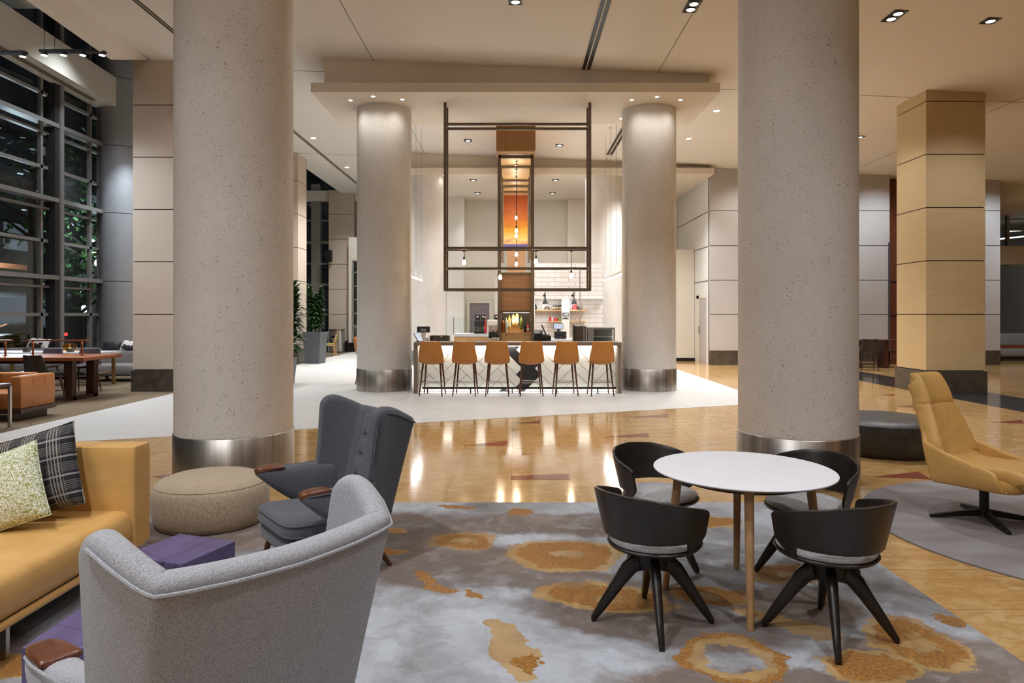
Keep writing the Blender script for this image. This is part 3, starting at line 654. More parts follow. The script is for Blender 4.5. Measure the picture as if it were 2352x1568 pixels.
for lab, px, py in [('small canopy downlight left of the left bar column', 805, 230), ('small canopy downlight in front of the left bar column', 857, 221), ('small canopy downlight right of the left bar column', 924, 228),
                    ('small canopy downlight left of the right bar column', 1451, 229), ('small canopy downlight in front of the right bar column', 1509, 222), ('small canopy downlight right of the right bar column', 1563, 229), ('small canopy downlight at the back edge by right bar column', 1427, 272)]:
    x, y, z = on_ceiling(px, py, 6.14); round_light(lab, x, y, z, 16, GC, .04, cone=150)
for lab, px, py in [('small round downlight under the rear canopy at left of frame', 1021, 403), ('small round downlight under the rear canopy at right of frame', 1408, 402)]:
    x, y, z = on_ceiling(px, py, 6.14); round_light(lab, x, y, z, 3, GC, .04, cone=150)
# added fill spots without fittings, to brighten the bays
for x, y, e in [(-4.6, 3.4, 420), (-2.3, .9, 760), (.4, 4.4, 210), (2.4, .9, 430), (4.8, 3.4, 360), (-1.4, 9.0, 170), (1.6, 9.0, 150), (-5.2, 11.0, 330), (5.4, 10.5, 330), (-9.4, 10.6, 420), (-10.6, 15.6, 380), (-5.4, 18.0, 620), (-5.6, 21.5, 620), (-5.6, 26.5, 900), (-6.6, 28.3, 420), (4.4, 17.5, 950), (4.6, 21.0, 1350), (1.3, 19.4, 420), (-1.3, 19.4, 420), (12.0, 9, 320), (12.5, 17, 320), (7.4, 18.5, 520), (17.5, 21, 520), (18.5, 28.5, 200), (0, 18.8, 520), (-5.4, 23.5, 700), (4.8, 23.2, 1000)]:
    light('bay_fill_spot', 'SPOT', (x, y, min(ceil_z(x), 7.1)-.06), e, NEUT, .1, cone=115, blend=.9)
for x, y, e in [(-11.2, 12, 500), (-11.4, 19.0, 800)]: light('atrium_fill_spot', 'SPOT', (x, y, 9.8), e, COOL, .15, cone=110, blend=.9)  # added cool fill for the mullions and lounge
for x, c in ((7.6, WARM), (9.6, COOL), (11.8, COOL), (15.4, COOL)): light('wall_fill_spot', 'SPOT', (x, 20.4, ceil_z(x)-.06), 230 if x < 8 else 330, c, .1, cone=105, blend=.9, target=(x, 22.3, 2.6))  # added fill on the panel walls, no fitting modelled
for x, y, tx, ty, e in ((9.2, 11.6, 9.2, 14.3, 260), (6.8, 14.9, 8.6, 14.9, 170), (-6.0, 12.4, -7.6, 14.6, 120), (5.2, 23.6, 6.4, 24.4, 300)): light('pillar_fill_spot', 'SPOT', (x, y, ceil_z(x)-.06), e, NEUT, .1, cone=80, blend=.9, target=(tx, ty, 2.4))  # unseen fill spots aimed at the pillars and partition
light('column_beam', 'SPOT', (-11.3, 20.9, 8.0), 700, COOL, .1, cone=60, target=(-12.6, 22.2, 3.2))
# suspended lighting track over the lounge
def track(label, c, n):
    t = T('suspended_spotlight_track', label, 'track light', c, group='suspended spotlight tracks over the lounge')
    box(-.62, .62, -.05, .05, 0, .05).build('track', 'dark_mullion', t, smooth=0)
    for k in range(n):
        x = -.55+1.1*k/(n-1); MB().lathe([(.05, .02), (.06, -.05)], (x, 0, 0), 14).build('spot_head', 'dark_mullion', t); MB().lathe([(.055, -.052), (.004, -.054)], (x, 0, 0), 14).build('lens', 'lens_cool', t)
    for x in (-.55, -.35): MB().tube([(x, 0, .05), (x, 0, 10.0-c[2])], .005, 5).build('cable', 'black', t)
    l = light('track_beam', 'SPOT', (0, 0, -.08), 420, COOL, .2, cone=110, blend=.8); l.parent = t
track('suspended black track with lit spotlights in front of the cream beam', tuple(W(168, 121, 13.0)), 4)
track('suspended spotlight track cut by the left picture edge', tuple(W(-14, 124, 13.0)), 3)

# ------------------------------------------------------------------ rugs
RZ = .015
tag(MB().prism([(-4.2, 1.0), (2.4, 1.0), (2.4, 5.95), (-4.2, 5.95)], .001, RZ).build('area_rug', 'rug', smooth=0, bevel=.004), 'large grey and brown rug with golden blotches under the seating group', 'rug')
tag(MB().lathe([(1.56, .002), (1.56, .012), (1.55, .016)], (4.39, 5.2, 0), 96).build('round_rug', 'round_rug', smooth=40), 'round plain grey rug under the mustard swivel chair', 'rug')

def sup(cx, cz, a, b, y, n=20, e=3.0):
    """superellipse ring in the xz plane at depth y"""
    out = []
    for k in range(n):
        t = 2*pi*k/n; c, s_ = cos(t), sin(t)
        out.append((cx+a*math.copysign(abs(c)**(2/e), c), y, cz+b*math.copysign(abs(s_)**(2/e), s_)))
    return out
def supz(cx, cy, a, b, z, n=28, e=4.0):
    out = []
    for k in range(n):
        t = 2*pi*k/n; c, s_ = cos(t), sin(t)
        out.append((cx+a*math.copysign(abs(c)**(2/e), c), cy+b*math.copysign(abs(s_)**(2/e), s_), z))
    return out
def lerp(a, b, t): return a+(b-a)*t
def interp(xs, ys, x):
    if x <= xs[0]: return ys[0]
    for i in range(len(xs)-1):
        if x <= xs[i+1]: return lerp(ys[i], ys[i+1], (x-xs[i])/(xs[i+1]-xs[i]))
    return ys[-1]

# ------------------------------------------------------------------ wing chairs
def wing_chair(label, loc, ang, mat, piping=True):
    t = T('wing_armchair', label, 'armchair', loc, ang-pi/2, 'papa style wing armchairs with wooden paws')
    ZB = .20
    def plan(u, v):
        # u -1..1 from left wing front edge round the back to the right wing front edge; v 0..1 bottom to top
        a = abs(u); sg = 1 if u >= 0 else -1
        kx = lerp(.335, .38, v); kt = lerp(.372, .438, v); yb = lerp(-.235, -.425, v**1.1); yc = yb-.05*1
        wl = interp([0, .35, .5, .62, 1], [.27, .265, .262, .27, .318], v)
        if a < .55:
            s = a/.55; x = kx*s; y = yc+.05*s**3.2
        else:
            s = (a-.55)/.45; x = lerp(kx, kt+.012, s**.8)+.026*sin(pi*s)*v; y = lerp(yb, yb+wl, s)
        return sg*x, y
    def top(u):
        a = abs(u)
        if a < .55: return lerp(.955, .969, a/.55)
        s = (a-.55)/.45; return .969+.094*sin(min(1, s/.82)*pi/2)**1.2-(.05*((s-.82)/.18)**2 if s > .82 else 0)
    us = [-1, -.985, -.95, -.88, -.8, -.7, -.62, -.575, -.55, -.525, -.45, -.3, -.15, 0, .15, .3, .45, .525, .55, .575, .62, .7, .8, .88, .95, .985, 1]
    def pt(u, v):
        x, y = plan(u, v); return Vector((x, y, lerp(ZB, top(u), v)))
    nv = 12
    m = MB(); m.grid(lambda a, b: pt(us[int(round(a*26))], b), 26, nv)
    m.build('back_shell', mat, t, smooth=60, solid=.085, off=OFFS, sub=2)
    # piping along the rear rim
    pts = []
    for u in us[3:-3]:
        p = pt(u, .955); q = pt(u, .955); n = Vector((q.x*.25, 0, 0))
        a = abs(u)
        if a < .55: n = Vector((u*.3, -1, 0))
        elif a < .6: n = Vector((math.copysign(.7, u), -.7, 0))
        else: n = Vector((math.copysign(1, u), -.1, 0))
        pts.append(p+n.normalized()*.004)
    MB().tube(pts, .0055, 6).build('piping', mat, t)
    for sg in (-1, 1):
        # wing front edge seam
        if piping: MB().tube([pt(sg*.97, v)+Vector((sg*.006, .0, 0)) for v in (.93, .88, .8, .7, .62)], .005, 6).build('piping', mat, t)
        # boat-shaped arm
        m = MB(); rings = []
        for (y, hw, zt, zb, xc) in [(-.20, .03, .56, .26, .335), (-.17, .052, .59, .235, .342), (-.10, .066, .603, .245, .362), (.03, .067, .60, .30, .378), (.14, .066, .598, .37, .392), (.24, .062, .596, .45, .402), (.31, .052, .594, .515, .407), (.345, .036, .588, .548, .408), (.355, .014, .580, .560, .408)]:
            rings.append(sup(sg*xc, (zt+zb)/2, hw, (zt-zb)/2, y, 20, 3.0))
        m.loft(rings); arm = m.build('arm', mat, t, sub=1, smooth=60)
        MB().tube([(sg*(xc+hw*.93), y, zt-.012) for (y, hw, zt, xc) in [(-.12, .066, .603, .362), (.03, .067, .60, .378), (.14, .066, .598, .392), (.24, .062, .596, .402), (.315, .050, .594, .407), (.345, .030, .588, .408)]], .005, 6).build('piping', mat, arm)
        rings = []
        for (y, hw, zt, zb) in [(.175, .058, .600, .585), (.18, .060, .611, .582), (.25, .058, .613, .576), (.315, .050, .612, .568), (.345, .038, .606, .562), (.36, .02, .597, .566)]:
            rings.append(sup(sg*lerp(.396, .408, (y-.175)/.18), (zt+zb)/2, hw, (zt-zb)/2, y, 18, 3.4))
        p = MB().loft(rings).build('paw', 'walnut', arm, smooth=50, sub=1); p['label'] = 'walnut wood arm end'
    # tufted inner back panel
    def tuft(a, b):
        x = (a-.5)*.44; z = lerp(.36, .93, b); v = (z-ZB)/.76; yb = lerp(-.235, -.425, max(0, v)**1.1)-.05
        d = .115+.012*sin(pi*a)
        for zt in (.52, .655, .79):
            d -= .018*math.exp(-((z-zt)/.012)**2)*.6
            for xt in (-.11, .11): d -= .024*math.exp(-(((x-xt)/.03)**2+((z-zt)/.03)**2))
        d -= .03*(abs(2*a-1)**8)
        return (x, yb+d, z)
    pn = MB().grid(tuft, 44, 60).build('back_cushion', mat, t, smooth=80, solid=.02, off=0)
    for zt in (.52, .655, .79):
        v = (zt-ZB)/.76; yb = lerp(-.235, -.425, v**1.1)-.05
        for xt in (-.11, .11): MB().lathe([(.001, .006), (.009, .004), (.011, 0), (.009, -.004)], n=12).build('button', mat, pn, loc=(xt, yb+.107, zt)).rotation_euler = (-pi/2, 0, 0)
    # seat frame and loose cushion
    def trap(z, f, hw0, hw1, y0, y1, e=6):
        r = []
        for k in range(32):
            a = 2*pi*k/32; c, s_ = cos(a), sin(a); X = math.copysign(abs(c)**(2/e), c)*f; Y = math.copysign(abs(s_)**(2/e), s_)
            yy = lerp(y0, y1, (Y*f+1)/2); w = lerp(hw0, hw1, (Y*f+1)/2); r.append((X*w, yy, z))
        return r
    MB().loft([trap(z, f, .27, .335, -.26, .38) for z, f in ((.19, .93), (.195, .985), (.21, 1), (.265, 1), (.283, .985), (.288, .93))]).build('seat_frame', mat, t, smooth=60)
    cu = MB(); rings = []
    for z, f in ((.292, .93), (.298, .985), (.31, 1), (.375, .995), (.392, .97), (.402, .88), (.408, .6), (.41, .2)):
        rings.append([(x, y, zz-.02*(1-(y+.26)/.66)) for x, y, zz in trap(z, f, .265, .322, -.24, .395)])
    cu = cu.loft(rings).build('seat_cushion', mat, t, smooth=70)
    for z in (.312, .378): MB().tube([(x, y, zz-.02*(1-(y+.26)/.66)) for x, y, zz in trap(z, 1.005, .265, .322, -.24, .395)], .005, 6, closed=True).build('piping', mat, cu)
    for sx in (-1, 1):
        MB().tube([(sx*.26, .29, .20), (sx*.312, .34, 0)], [.024, .014], 14).build('leg', 'walnut_leg', t)
        MB().tube([(sx*.235, -.17, .20), (sx*.27, -.30, 0)], [.024, .014], 14).build('leg', 'walnut_leg', t)
    return t
OFFS = -1
wing_chair('light grey wing armchair in the foreground seen from behind', (-.975, 2.25, RZ), R(140.6), 'light_grey_wool', False)
wing_chair('dark grey buttoned wing armchair facing left beside the beige pouf', (-1.212, 4.483, RZ), R(217.9), 'dark_grey_wool')

# ------------------------------------------------------------------ tan sofa with cushions
t = T('leather_sofa', 'tan leather sofa with one upright end panel at lower left', 'sofa', (-2.95, 3.3, RZ))
Y0, Y1 = -.75, .96; XF = .565
def rbox(x0, x1, y0, y1, z0, z1, name, mat, parent, bev=.03, seg=4): return box(x0, x1, y0, y1, z0, z1).build(name, mat, parent, smooth=50, bevel=bev, seg=seg)
def cushionbox(x0, x1, y0, y1, z0, z1, name, mat, parent, puff=.012, e=9, n=56, rr=.05):
    """upholstered block: rounded plan, slightly crowned faces"""
    cx, cy, a, b = (x0+x1)/2, (y0+y1)/2, (x1-x0)/2, (y1-y0)/2; h = z1-z0; r = min(rr, h*.25); rings = []
    for dz, ins in ((0, r), (r*.3, r*.3), (r, 0), (h*.5, -puff), (h-r, 0), (h-r*.3, r*.3), (h, r), (h+puff*.6, a*.5), (h+puff, a*.98)):
        rings.append(supz(cx, cy, max(.004, a-ins), max(.004, b-ins*(b/a if ins > r else 1)), z0+dz, n, e))
    return MB().loft(rings).build(name, mat, parent, smooth=60)
cushionbox(-.55, XF, Y0, Y1+.19, .19, .41, 'seat', 'tan_leather', t)
MB().tube([(XF-.02, Y0+.05, .175), (XF-.01, Y1-.1, .175)], .02, 12).build('bottom_roll', 'tan_leather', t)
m = MB(); rings = []
for z, d, f in ((.175, 0, .97), (.19, 0, 1), (.45, 0, 1), (.70, .0, 1), (.785, .005, .985), (.805, .012, .94), (.81, .02, .8)):
    rings.append(supz((XF-.62)/2+.005, 1.055, (XF+.64)/2*lerp(1, f, .12)+.0, .105*f, z, 56, 14))
m.loft(rings).build('end_panel', 'tan_leather', t, smooth=50)
cushionbox(-.82, -.52, Y0, Y1+.1, .175, .80, 'backrest', 'tan_leather', t)
box(-.6, XF-.06, Y0+.1, Y1, .12, .175).build('base', 'black', t, smooth=0)
for (x, y) in ((XF-.02, -.06), (XF-.02, .9), (-.6, -.6), (-.6, .9)): box(x-.05, x, y-.012, y+.012, 0, .155).build('leg', 'steel', t, smooth=0)

def pillow(name, label, mat, w, h, th, loc, rot, group=None):
    def f(side):
        def g(u, v):
            x, z = (u-.5)*2, (v-.5)*2; k = (max(0, 1-abs(x)**2.6)*max(0, 1-abs(z)**2.6))**.55
            px = x*(1-.05*(1-x*x)*0-.06*(1-abs(z)**2)*0)*(1-.05*(1-z*z)); pz = z*(1-.05*(1-x*x))
            return (px*w/2, side*k*th/2, pz*h/2)
        return g
    m = MB(); m.grid(f(1), 28, 28); m.grid(f(-1), 28, 28)
    o = m.build(name, mat, smooth=80); o.location = loc; o.rotation_euler = rot
    bm = bmesh.new(); bm.from_mesh(o.data); bmesh.ops.remove_doubles(bm, verts=bm.verts, dist=.0005); bmesh.ops.recalc_face_normals(bm, faces=bm.faces); bm.to_mesh(o.data); bm.free()
    o.data.shade_smooth()
    MB().tube([f(0)(u, v) for u, v in [(k/20, 0) for k in range(20)]+[(1, k/20) for k in range(20)]+[(1-k/20, 1) for k in range(20)]+[(0, 1-k/20) for k in range(20)]], .004, 6, closed=True).build('seam', mat, o)
    return tag(o, label, 'cushion', group)
pillow('throw_pillow', 'black and white plaid cushion leaning on the sofa end panel', 'plaid', .54, .50, .17, (-2.885, 4.10, .69), (R(-14), R(-16), R(4)), 'cushions on the tan sofa')
pillow('throw_pillow', 'green and white flecked cushion in front of the plaid one', 'green_fabric', .46, .44, .15, (-2.90, 3.86, .65), (R(-16), R(-19), R(8)), 'cushions on the tan sofa')

# ------------------------------------------------------------------ purple blocks, poufs
def block(label, c, w, d, h, rz):
    m = MB(); m.box(-w/2, w/2, -d/2, d/2, 0, h)
    o = m.build('block_table', 'purple', smooth=0, bevel=.006); o.location = c; o.rotation_euler = (0, 0, rz); return tag(o, label, 'side table', 'purple wooden block tables')
block('purple wooden block table in front of the beige pouf', (-1.79, 3.66, RZ), .395, .375, .385, R(-19.5))
m = MB(); m.box(-.205, .175, -.27, .27, 0, .385); m.box(.178, .205, -.27, .27, 0, .385)
o = m.build('block_table', 'purple', smooth=0, bevel=.006); o.location = (-1.65, 2.835, RZ); tag(o, 'purple wooden block table by the light chair arm and sofa', 'side table', 'purple wooden block tables')
def pouf(name, label, c, r, h, mat, seam, sx=1, sy=1, prof=None):
    t = T(name, label, 'pouf', c)
    pr = prof or [(.70, 0), (.84, .004), (.93, .05), (.985, .14), (1.0, .25), (.985, .37), (.95, .47), (.90, .525)]
    MB().lathe([(r*a, b) for a, b in pr], n=72, sx=sx, sy=sy).build('body', mat, t, smooth=60)
    r0, z0 = pr[-1]
    MB().lathe([(r*r0, z0), (r*(r0-.05), z0+.03*h/.4), (r*(r0-.2), z0+.055*h/.4), (r*.4, z0+.075*h/.4), (r*.05, z0+.08*h/.4)], n=72, sx=sx, sy=sy).build('top', mat, t, smooth=60)
    MB().tube([(r*r0*1.003*sx*cos(a), r*r0*1.003*sy*sin(a), z0) for a in [2*pi*k/64 for k in range(64)]], seam, 6, closed=True).build('seam', mat, t)
    return t
pouf('round_pouf', 'large round beige fabric pouf beside the tan sofa', (-2.40, 5.41, RZ), .437, .36, 'beige_fabric', .004, 1.0, .98, [(.84, 0), (.91, .006), (.96, .05), (.995, .12), (1.0, .19), (.99, .25), (.965, .29), (.93, .315)])
pouf('round_pouf', 'large round black leather pouf behind the mustard chair', (4.46, 8.28, 0), .64, .40, 'black_leather', .003, 1, 1, [(.86, 0), (.92, .004), (.97, .06), (.995, .16), (1, .25), (.99, .33), (.975, .365)])

# ------------------------------------------------------------------ round table and four swivel tub chairs
t = T('round_table', 'round white cafe table on four light oak legs', 'table', (1.325, 3.965, RZ))
MB().lathe([(.05, .718), (.47, .718), (.500, .727), (.508, .735)], n=96).build('table_edge', 'ply', t, smooth=40)
MB().lathe([(.5085, .735), (.5085, .7395), (.507, .741), (.02, .741)], n=96).build('table_top', 'laminate', t, smooth=40)
MB().lathe([(.34, .68), (.36, .68), (.36, .718), (.34, .718)], n=48).build('under_frame', 'black', t, smooth=40)
for k in range(4):
    a = R(-103.5+90*k); MB().tube([(.36*cos(a), .36*sin(a), .72), (.44*cos(a), .44*sin(a), 0)], [.026, .019], 20).build('leg', 'oak', t)
def tub_chair(label, loc, ang, base_ang):
    t = T('swivel_tub_chair', label, 'chair', loc, ang-pi/2, 'black wooden tub chairs round the white table')
    def topz(d): return interp([0, 30, 60, 85, 104], [.735, .728, .70, .668, .642], d)
    def botz(d): return interp([0, 79, 81, 84, 92, 104], [.487, .490, .455, .43, .452, .50], d)
    def rad(v, d): return lerp(.242, .308, max(0, (v-.43)/.30))
    ds = [0, 15, 30, 45, 60, 70, 76, 79, 80, 82, 84, 88, 92, 96, 99, 101, 102.5, 103.5, 104]; ds = [-d for d in ds[::-1]]+ds[1:]
    def f(a, b):
        d = ds[int(round(a*(len(ds)-1)))]; ad = abs(d); z0, z1 = botz(ad), topz(ad)
        e = max(0, (ad-98)/6); rr = .02*(1-math.sqrt(max(0, 1-e*e))); z0 += rr; z1 -= rr
        z = lerp(z0, z1, b); r = rad(z, ad); dc = min(ad, 84); th = R(-90+math.copysign(dc, d)); ext = (ad-dc)*R(1)*.29
        return (r*cos(th)+math.copysign(ext*.06, d), r*sin(th)*1.02+.01+ext*1.05, z)
    MB().grid(f, len(ds)-1, 10).build('backrest', 'black_wood', t, smooth=60, solid=.016, off=0, bevel=.004)
    MB().lathe([(.05, .392), (.20, .405), (.236, .418), (.246, .432), (.240, .438), (.225, .434)], (0, .02, 0), 56, sy=1.05).build('seat', 'black_wood', t, smooth=50)
    MB().lathe([(.224, .434), (.234, .442), (.236, .452), (.226, .463), (.19, .470), (.02, .473)], (0, .02, 0), 56, sy=1.05).build('seat_pad', 'seat_fabric', t, smooth=60)
    b = MB(); b.lathe([(.075, .30), (.082, .32), (.08, .365), (.06, .372), (.06, .395)], n=28); b = b.build('hub', 'black', t, smooth=50)
    for k in range(4):
        a = base_ang-ang+pi/2+k*pi/2; ca, sa = cos(a), sin(a); rings = []
        for (r, z, w, h) in [(.03, .325, .052, .09), (.09, .318, .054, .098), (.125, .285, .052, .084), (.17, .222, .047, .068), (.25, .105, .038, .052), (.31, .017, .030, .034), (.318, .002, .028, .012)]:
            nr, nz = (.82, .57) if r > .1 else (.2, .98); ring = []
            for q in range(12):
                tq = 2*pi*q/12; u = math.copysign(abs(cos(tq))**.6, cos(tq))*w/2; v = math.copysign(abs(sin(tq))**.6, sin(tq))*h/2
                rr, zz = r+v*nr, max(0, z+v*nz); ring.append((rr*ca-u*sa, rr*sa+u*ca, zz))
            rings.append(ring)
        MB().loft(rings).build('leg', 'black_wood_leg', t, smooth=60)
    return t
tub_chair('black tub chair nearest the camera on the left of the table', (.732, 3.63, RZ), R(41), R(-3))
tub_chair('black tub chair nearest the camera on the right of the table', (1.605, 3.49, RZ), R(112), R(-17))
tub_chair('black tub chair on the far left side of the table', (.96, 4.56, RZ), R(-60), R(-52))
tub_chair('black tub chair on the far right side of the table', (1.85, 4.32, RZ), R(-140), R(-95))

# ------------------------------------------------------------------ mustard swivel lounge chair
t = T('swivel_lounge_chair', 'mustard leather high back swivel chair on the round grey rug', 'armchair', (3.745, 5.445, .016), R(-59)-pi/2)
# backrest + seat: one continuous upholstered tongue
rows = [(.36, .355, .26), (.375, .385, .275), (.33, .415, .285), (.18, .405, .29), (0, .39, .292), (-.14, .392, .292), (-.215, .43, .292), (-.25, .50, .29), (-.29, .60, .285), (-.335, .72, .255), (-.388, .84, .217), (-.418, .885, .212), (-.408, .91, .211), (-.43, .98, .205), (-.465, 1.05, .20), (-.482, 1.075, .19), (-.50, 1.07, .175)]
def lf(u, v):
    k = v*(len(rows)-1); i = min(int(k), len(rows)-2); s = k-i; y, z, w = [lerp(rows[i][q], rows[i+1][q], s) for q in range(3)]
    a = (u-.5)*2; up = z > .5
    cr = (1-a*a)
    wr = .006*sin(z*70+a*5)*max(0, 1-abs(z-.68)/.14) if up else 0
    return (a*w, y+(.03*(a*a) if up else 0)+wr, z+(.018*cr if not up and y < .3 else 0))
MB().grid(lf, 16, 56).build('seat_and_back', 'mustard_leather', t, smooth=80, solid=.13, off=0, sub=1)
for sg in (-1, 1):
    # side shell sweeping from the back edge down to the front of the seat
    n = 14; top_ = []; bot = []
    for k in range(n+1):
        s = k/n; y = lerp(-.335, .235, s); yb = lerp(-.245, .275, s)
        zt = interp([0, .12, .3, .6, .9, 1], [.64, .60, .565, .51, .468, .44], s); zb = lerp(.285, .30, s)
        xt = interp([0, .3, 1], [.285, .325, .325], s); top_.append(Vector((sg*xt, y, zt))); bot.append(Vector((sg*.295, yb, zb)))
    m = MB(); m.grid(lambda a, b: tuple(bot[int(round(a*n))].lerp(top_[int(round(a*n))], b)+Vector((sg*.018*sin(pi*b), 0, 0))), n, 6)
    m.build('side_panel', 'mustard_leather', t, smooth=70, solid=.035, off=0, sub=1)
m = MB(); m.loft([[(x, -.245, z) for x, z in ((-.29, .285), (.29, .285), (.29, .34), (-.29, .34))], [(x, .29, z) for x, z in ((-.29, .30), (.29, .30), (.27, .37), (-.27, .37))]]); m.build('under_shell', 'mustard_leather', t, smooth=50, bevel=.01); MB().loft([supz(0, .045, a, b, z, 36, 6) for a, b, z in ((.28, .29, .295), (.295, .31, .305), (.295, .325, .37), (.285, .32, .395), (.2, .25, .405))]).build('seat_front', 'mustard_leather', t, smooth=60)
def backs(u, v):
    a = (u-.5)*2; z = lerp(.29, 1.10, v); w = interp([.29, .6, .66, .8, 1.10], [.295, .30, .275, .222, .185], z); y = interp([.29, .6, 1.05], [-.235, -.325, -.475], z); return (a*w, y+.02*a*a, z)
MB().grid(backs, 10, 20).build('back_shell', 'mustard_leather', t, smooth=70, solid=.06, off=0, sub=1)
MB().lathe([(.034, .05), (.034, .29)], n=24).build('column', 'black', t, smooth=40)
for k in range(4):
    a = R(59)+pi/2+R(-101+90*k)+R(0); ca, sa = cos(a), sin(a); rings = []
    for r, z0, z1, w in ((.02, .035, .085, .04), (.06, .03, .08, .042), (.30, .008, .042, .036), (.385, 0, .026, .03), (.395, 0, .016, .026)): rings.append([(r*ca-u*sa, r*sa+u*ca, z) for u, z in ((-w/2, z0), (w/2, z0), (w/2*.8, z1), (-w/2*.8, z1))])
    MB().loft(rings).build('base_arm', 'black', t, smooth=30, bevel=.003)

# ------------------------------------------------------------------ the bar
BX0, BX1, BF = -2.10, 2.225, 14.2
t = T('bar_counter', 'long bar counter with ivory herringbone tile front and one black chevron', 'bar counter', ((BX0+BX1)/2, BF, 0))
cx = (BX0+BX1)/2; hx = (BX1-BX0)/2
rb = box(-hx, hx, -.02, .62, 1.0, 1.073).build('worktop', 'worktop', t, smooth=0, bevel=.004)
for s in (-1, 1): box(s*hx-(.085 if s > 0 else 0), s*hx+(0 if s > 0 else .085), 0, .60, 0, 1.0).build('end_panel', 'worktop', t, smooth=0)
box(-hx+.085, hx-.085, .21, .60, 0, 1.0).build('carcass', 'grout', t, smooth=0)
def clip(poly, axis, val, keep_less):
    out = []
    for i in range(len(poly)):
        a, b = poly[i-1], poly[i]; ia = (a[axis] <= val) == keep_less; ib = (b[axis] <= val) == keep_less
        if ia != ib: s = (val-a[axis])/(b[axis]-a[axis]); out.append(tuple(lerp(a[q], b[q], s) for q in (0, 1)))
        if ib: out.append(b)
    return out
m = MB(); wt, lt = .185, .555; g_ = .004; x_tip, z_tip = (1257-PX)*14.4/F-cx, EYE-(857-PY)*14.4/F
for i in range(-40, 41):
    for j in range(-12, 13):
        # herringbone: a horizontal and a vertical tile step together along the diagonal, all turned 45 degrees
        a, b = i*wt+j*2*lt, i*wt
        for r in ((a, b, lt, wt), (a-wt, b, wt, lt)):
            a0, b0, wa, wb = r
            pts = [(a0+g_, b0+g_), (a0+wa-g_, b0+g_), (a0+wa-g_, b0+wb-g_), (a0+g_, b0+wb-g_)]
            P2 = [((p-q_)*.7071+.10, (p+q_)*.7071-.27) for p, q_ in pts]
            cxx = sum(p[0] for p in P2)/4; czz = sum(p[1] for p in P2)/4
            for ax, vl, kl in ((0, -hx+.09, False), (0, hx-.09, True), (1, .03, False), (1, .985, True)):
                P2 = clip(P2, ax, vl, kl) if P2 else P2
            if len(P2) < 3: continue
            s_ = cxx+abs(czz-z_tip)-x_tip
            m.loft([[(x, .205, z) for x, z in P2], [(x, .198, z) for x, z in P2]], True, 1 if -.37 < s_ < .02 else 0)
m.build('tile_front', ['tile', 'tile_black'], t, smooth=0)
m = MB(); m.box(-hx+.1, hx-.1, .10, .13, .985, 1.0); m.build('top_light_strip', 'led', t, smooth=0)
m = MB(); m.box(-hx+.1, hx-.1, .185, .197, .003, .016); m.build('base_light_strip', 'led_soft', t, smooth=0)
for xx in (-1.05, 1.05):
    l = light('bar_light', 'AREA', (xx, .12, .98), 9, NEUT, 2.0, sy=.04, rot=(R(25), 0, 0)); l.parent = t
    l = light('bar_light', 'AREA', (xx, .14, .02), 2.5, NEUT, 2.0, sy=.03, rot=(R(165), 0, 0)); l.parent = t
t = T('foot_rail', 'black foot rail along the base of the bar front', 'foot rail', (cx, BF+.08, 0))
MB().bar((-hx+.17, 0, .115), (hx-.1, 0, .115), .03, .04).build('rail', 'black', t, smooth=0)
for x in (-1.82, -.92, -.05, .88, 1.74): m = MB(); m.box(x-.012-cx, x+.012-cx, -.015, .015, 0, .1); m.box(x-.045-cx, x+.045-cx, -.02, .02, 0, .012); m.build('bracket', 'black', t, smooth=0)

def bar_stool(label, loc, rz, mat, legmat, k=1.0, group='cognac bar stools'):
    t = T('bar_stool', label, 'bar stool', loc, rz, group)
    rows = [(.215, .665, .17), (.225, .685, .20), (.19, .695, .215), (.05, .68, .23), (-.09, .675, .243), (-.165, .69, .25), (-.205, .74, .25), (-.225, .82, .238), (-.242, .93, .222), (-.256, 1.03, .208), (-.263, 1.085, .200), (-.265, 1.108, .178)]
    rows = [(y, z*k, w) for y, z, w in rows]
    def f(u, v):
        q = v*(len(rows)-1); i = min(int(q), len(rows)-2); s = q-i; y, z, w = [lerp(rows[i][c], rows[i+1][c], s) for c in range(3)]; a = (u-.5)*2
        bk = max(0, min(1, (z/k-.68)/.1)); return (a*w, y+.075*bk*abs(a)**2.5*(1-.45*max(0, (z/k-.75)/.35)), z+.05*(1-bk)*abs(a)**3*(1 if y < .15 else .4))
    MB().grid(f, 14, 30).build('seat_shell', mat, t, smooth=80, solid=.045, off=1, sub=1)
    for sx in (-1, 1):
        MB().tube([(sx*.175, -.13, .66*k), (sx*.232, -.235, 0)], [.021, .012], 12).build('leg', legmat, t); MB().tube([(sx*.165, .15, .665*k), (sx*.225, .225, 0)], [.021, .012], 12).build('leg', legmat, t)
    f_ = .58; p = [(sx*lerp(.175, .232, f_), lerp(-.13, -.235, f_), .275*k) for sx in (-1, 1)]+[(sx*lerp(.165, .225, f_), lerp(.15, .225, f_), .275*k) for sx in (1, -1)]
    MB().tube(p, .009, 8, closed=True).build('foot_ring', 'chrome', t)
    return t
sp = bar_stool('cognac leather bar stool, first from the left at the bar', (-1.672, 13.96, 0), R(-4), 'stool_leather', 'walnut_leg')
for lab, x, rz in [('cognac leather bar stool, second from the left at the bar', -1.0, -4), ('cognac leather bar stool, third from the left at the bar', -.345, -2), ('cognac leather bar stool before the black chevron, fourth from left', .33, 3), ('cognac leather bar stool, fifth from the left at the bar', 1.03, 5), ('cognac leather bar stool at the right end of the bar', 1.75, 5)]:
    again(sp, lab, (x, 13.96, 0), R(rz))
again(sp, 'cognac leather stool half hidden behind the left bar column', (-3.55, 16.35, 0), R(-82))

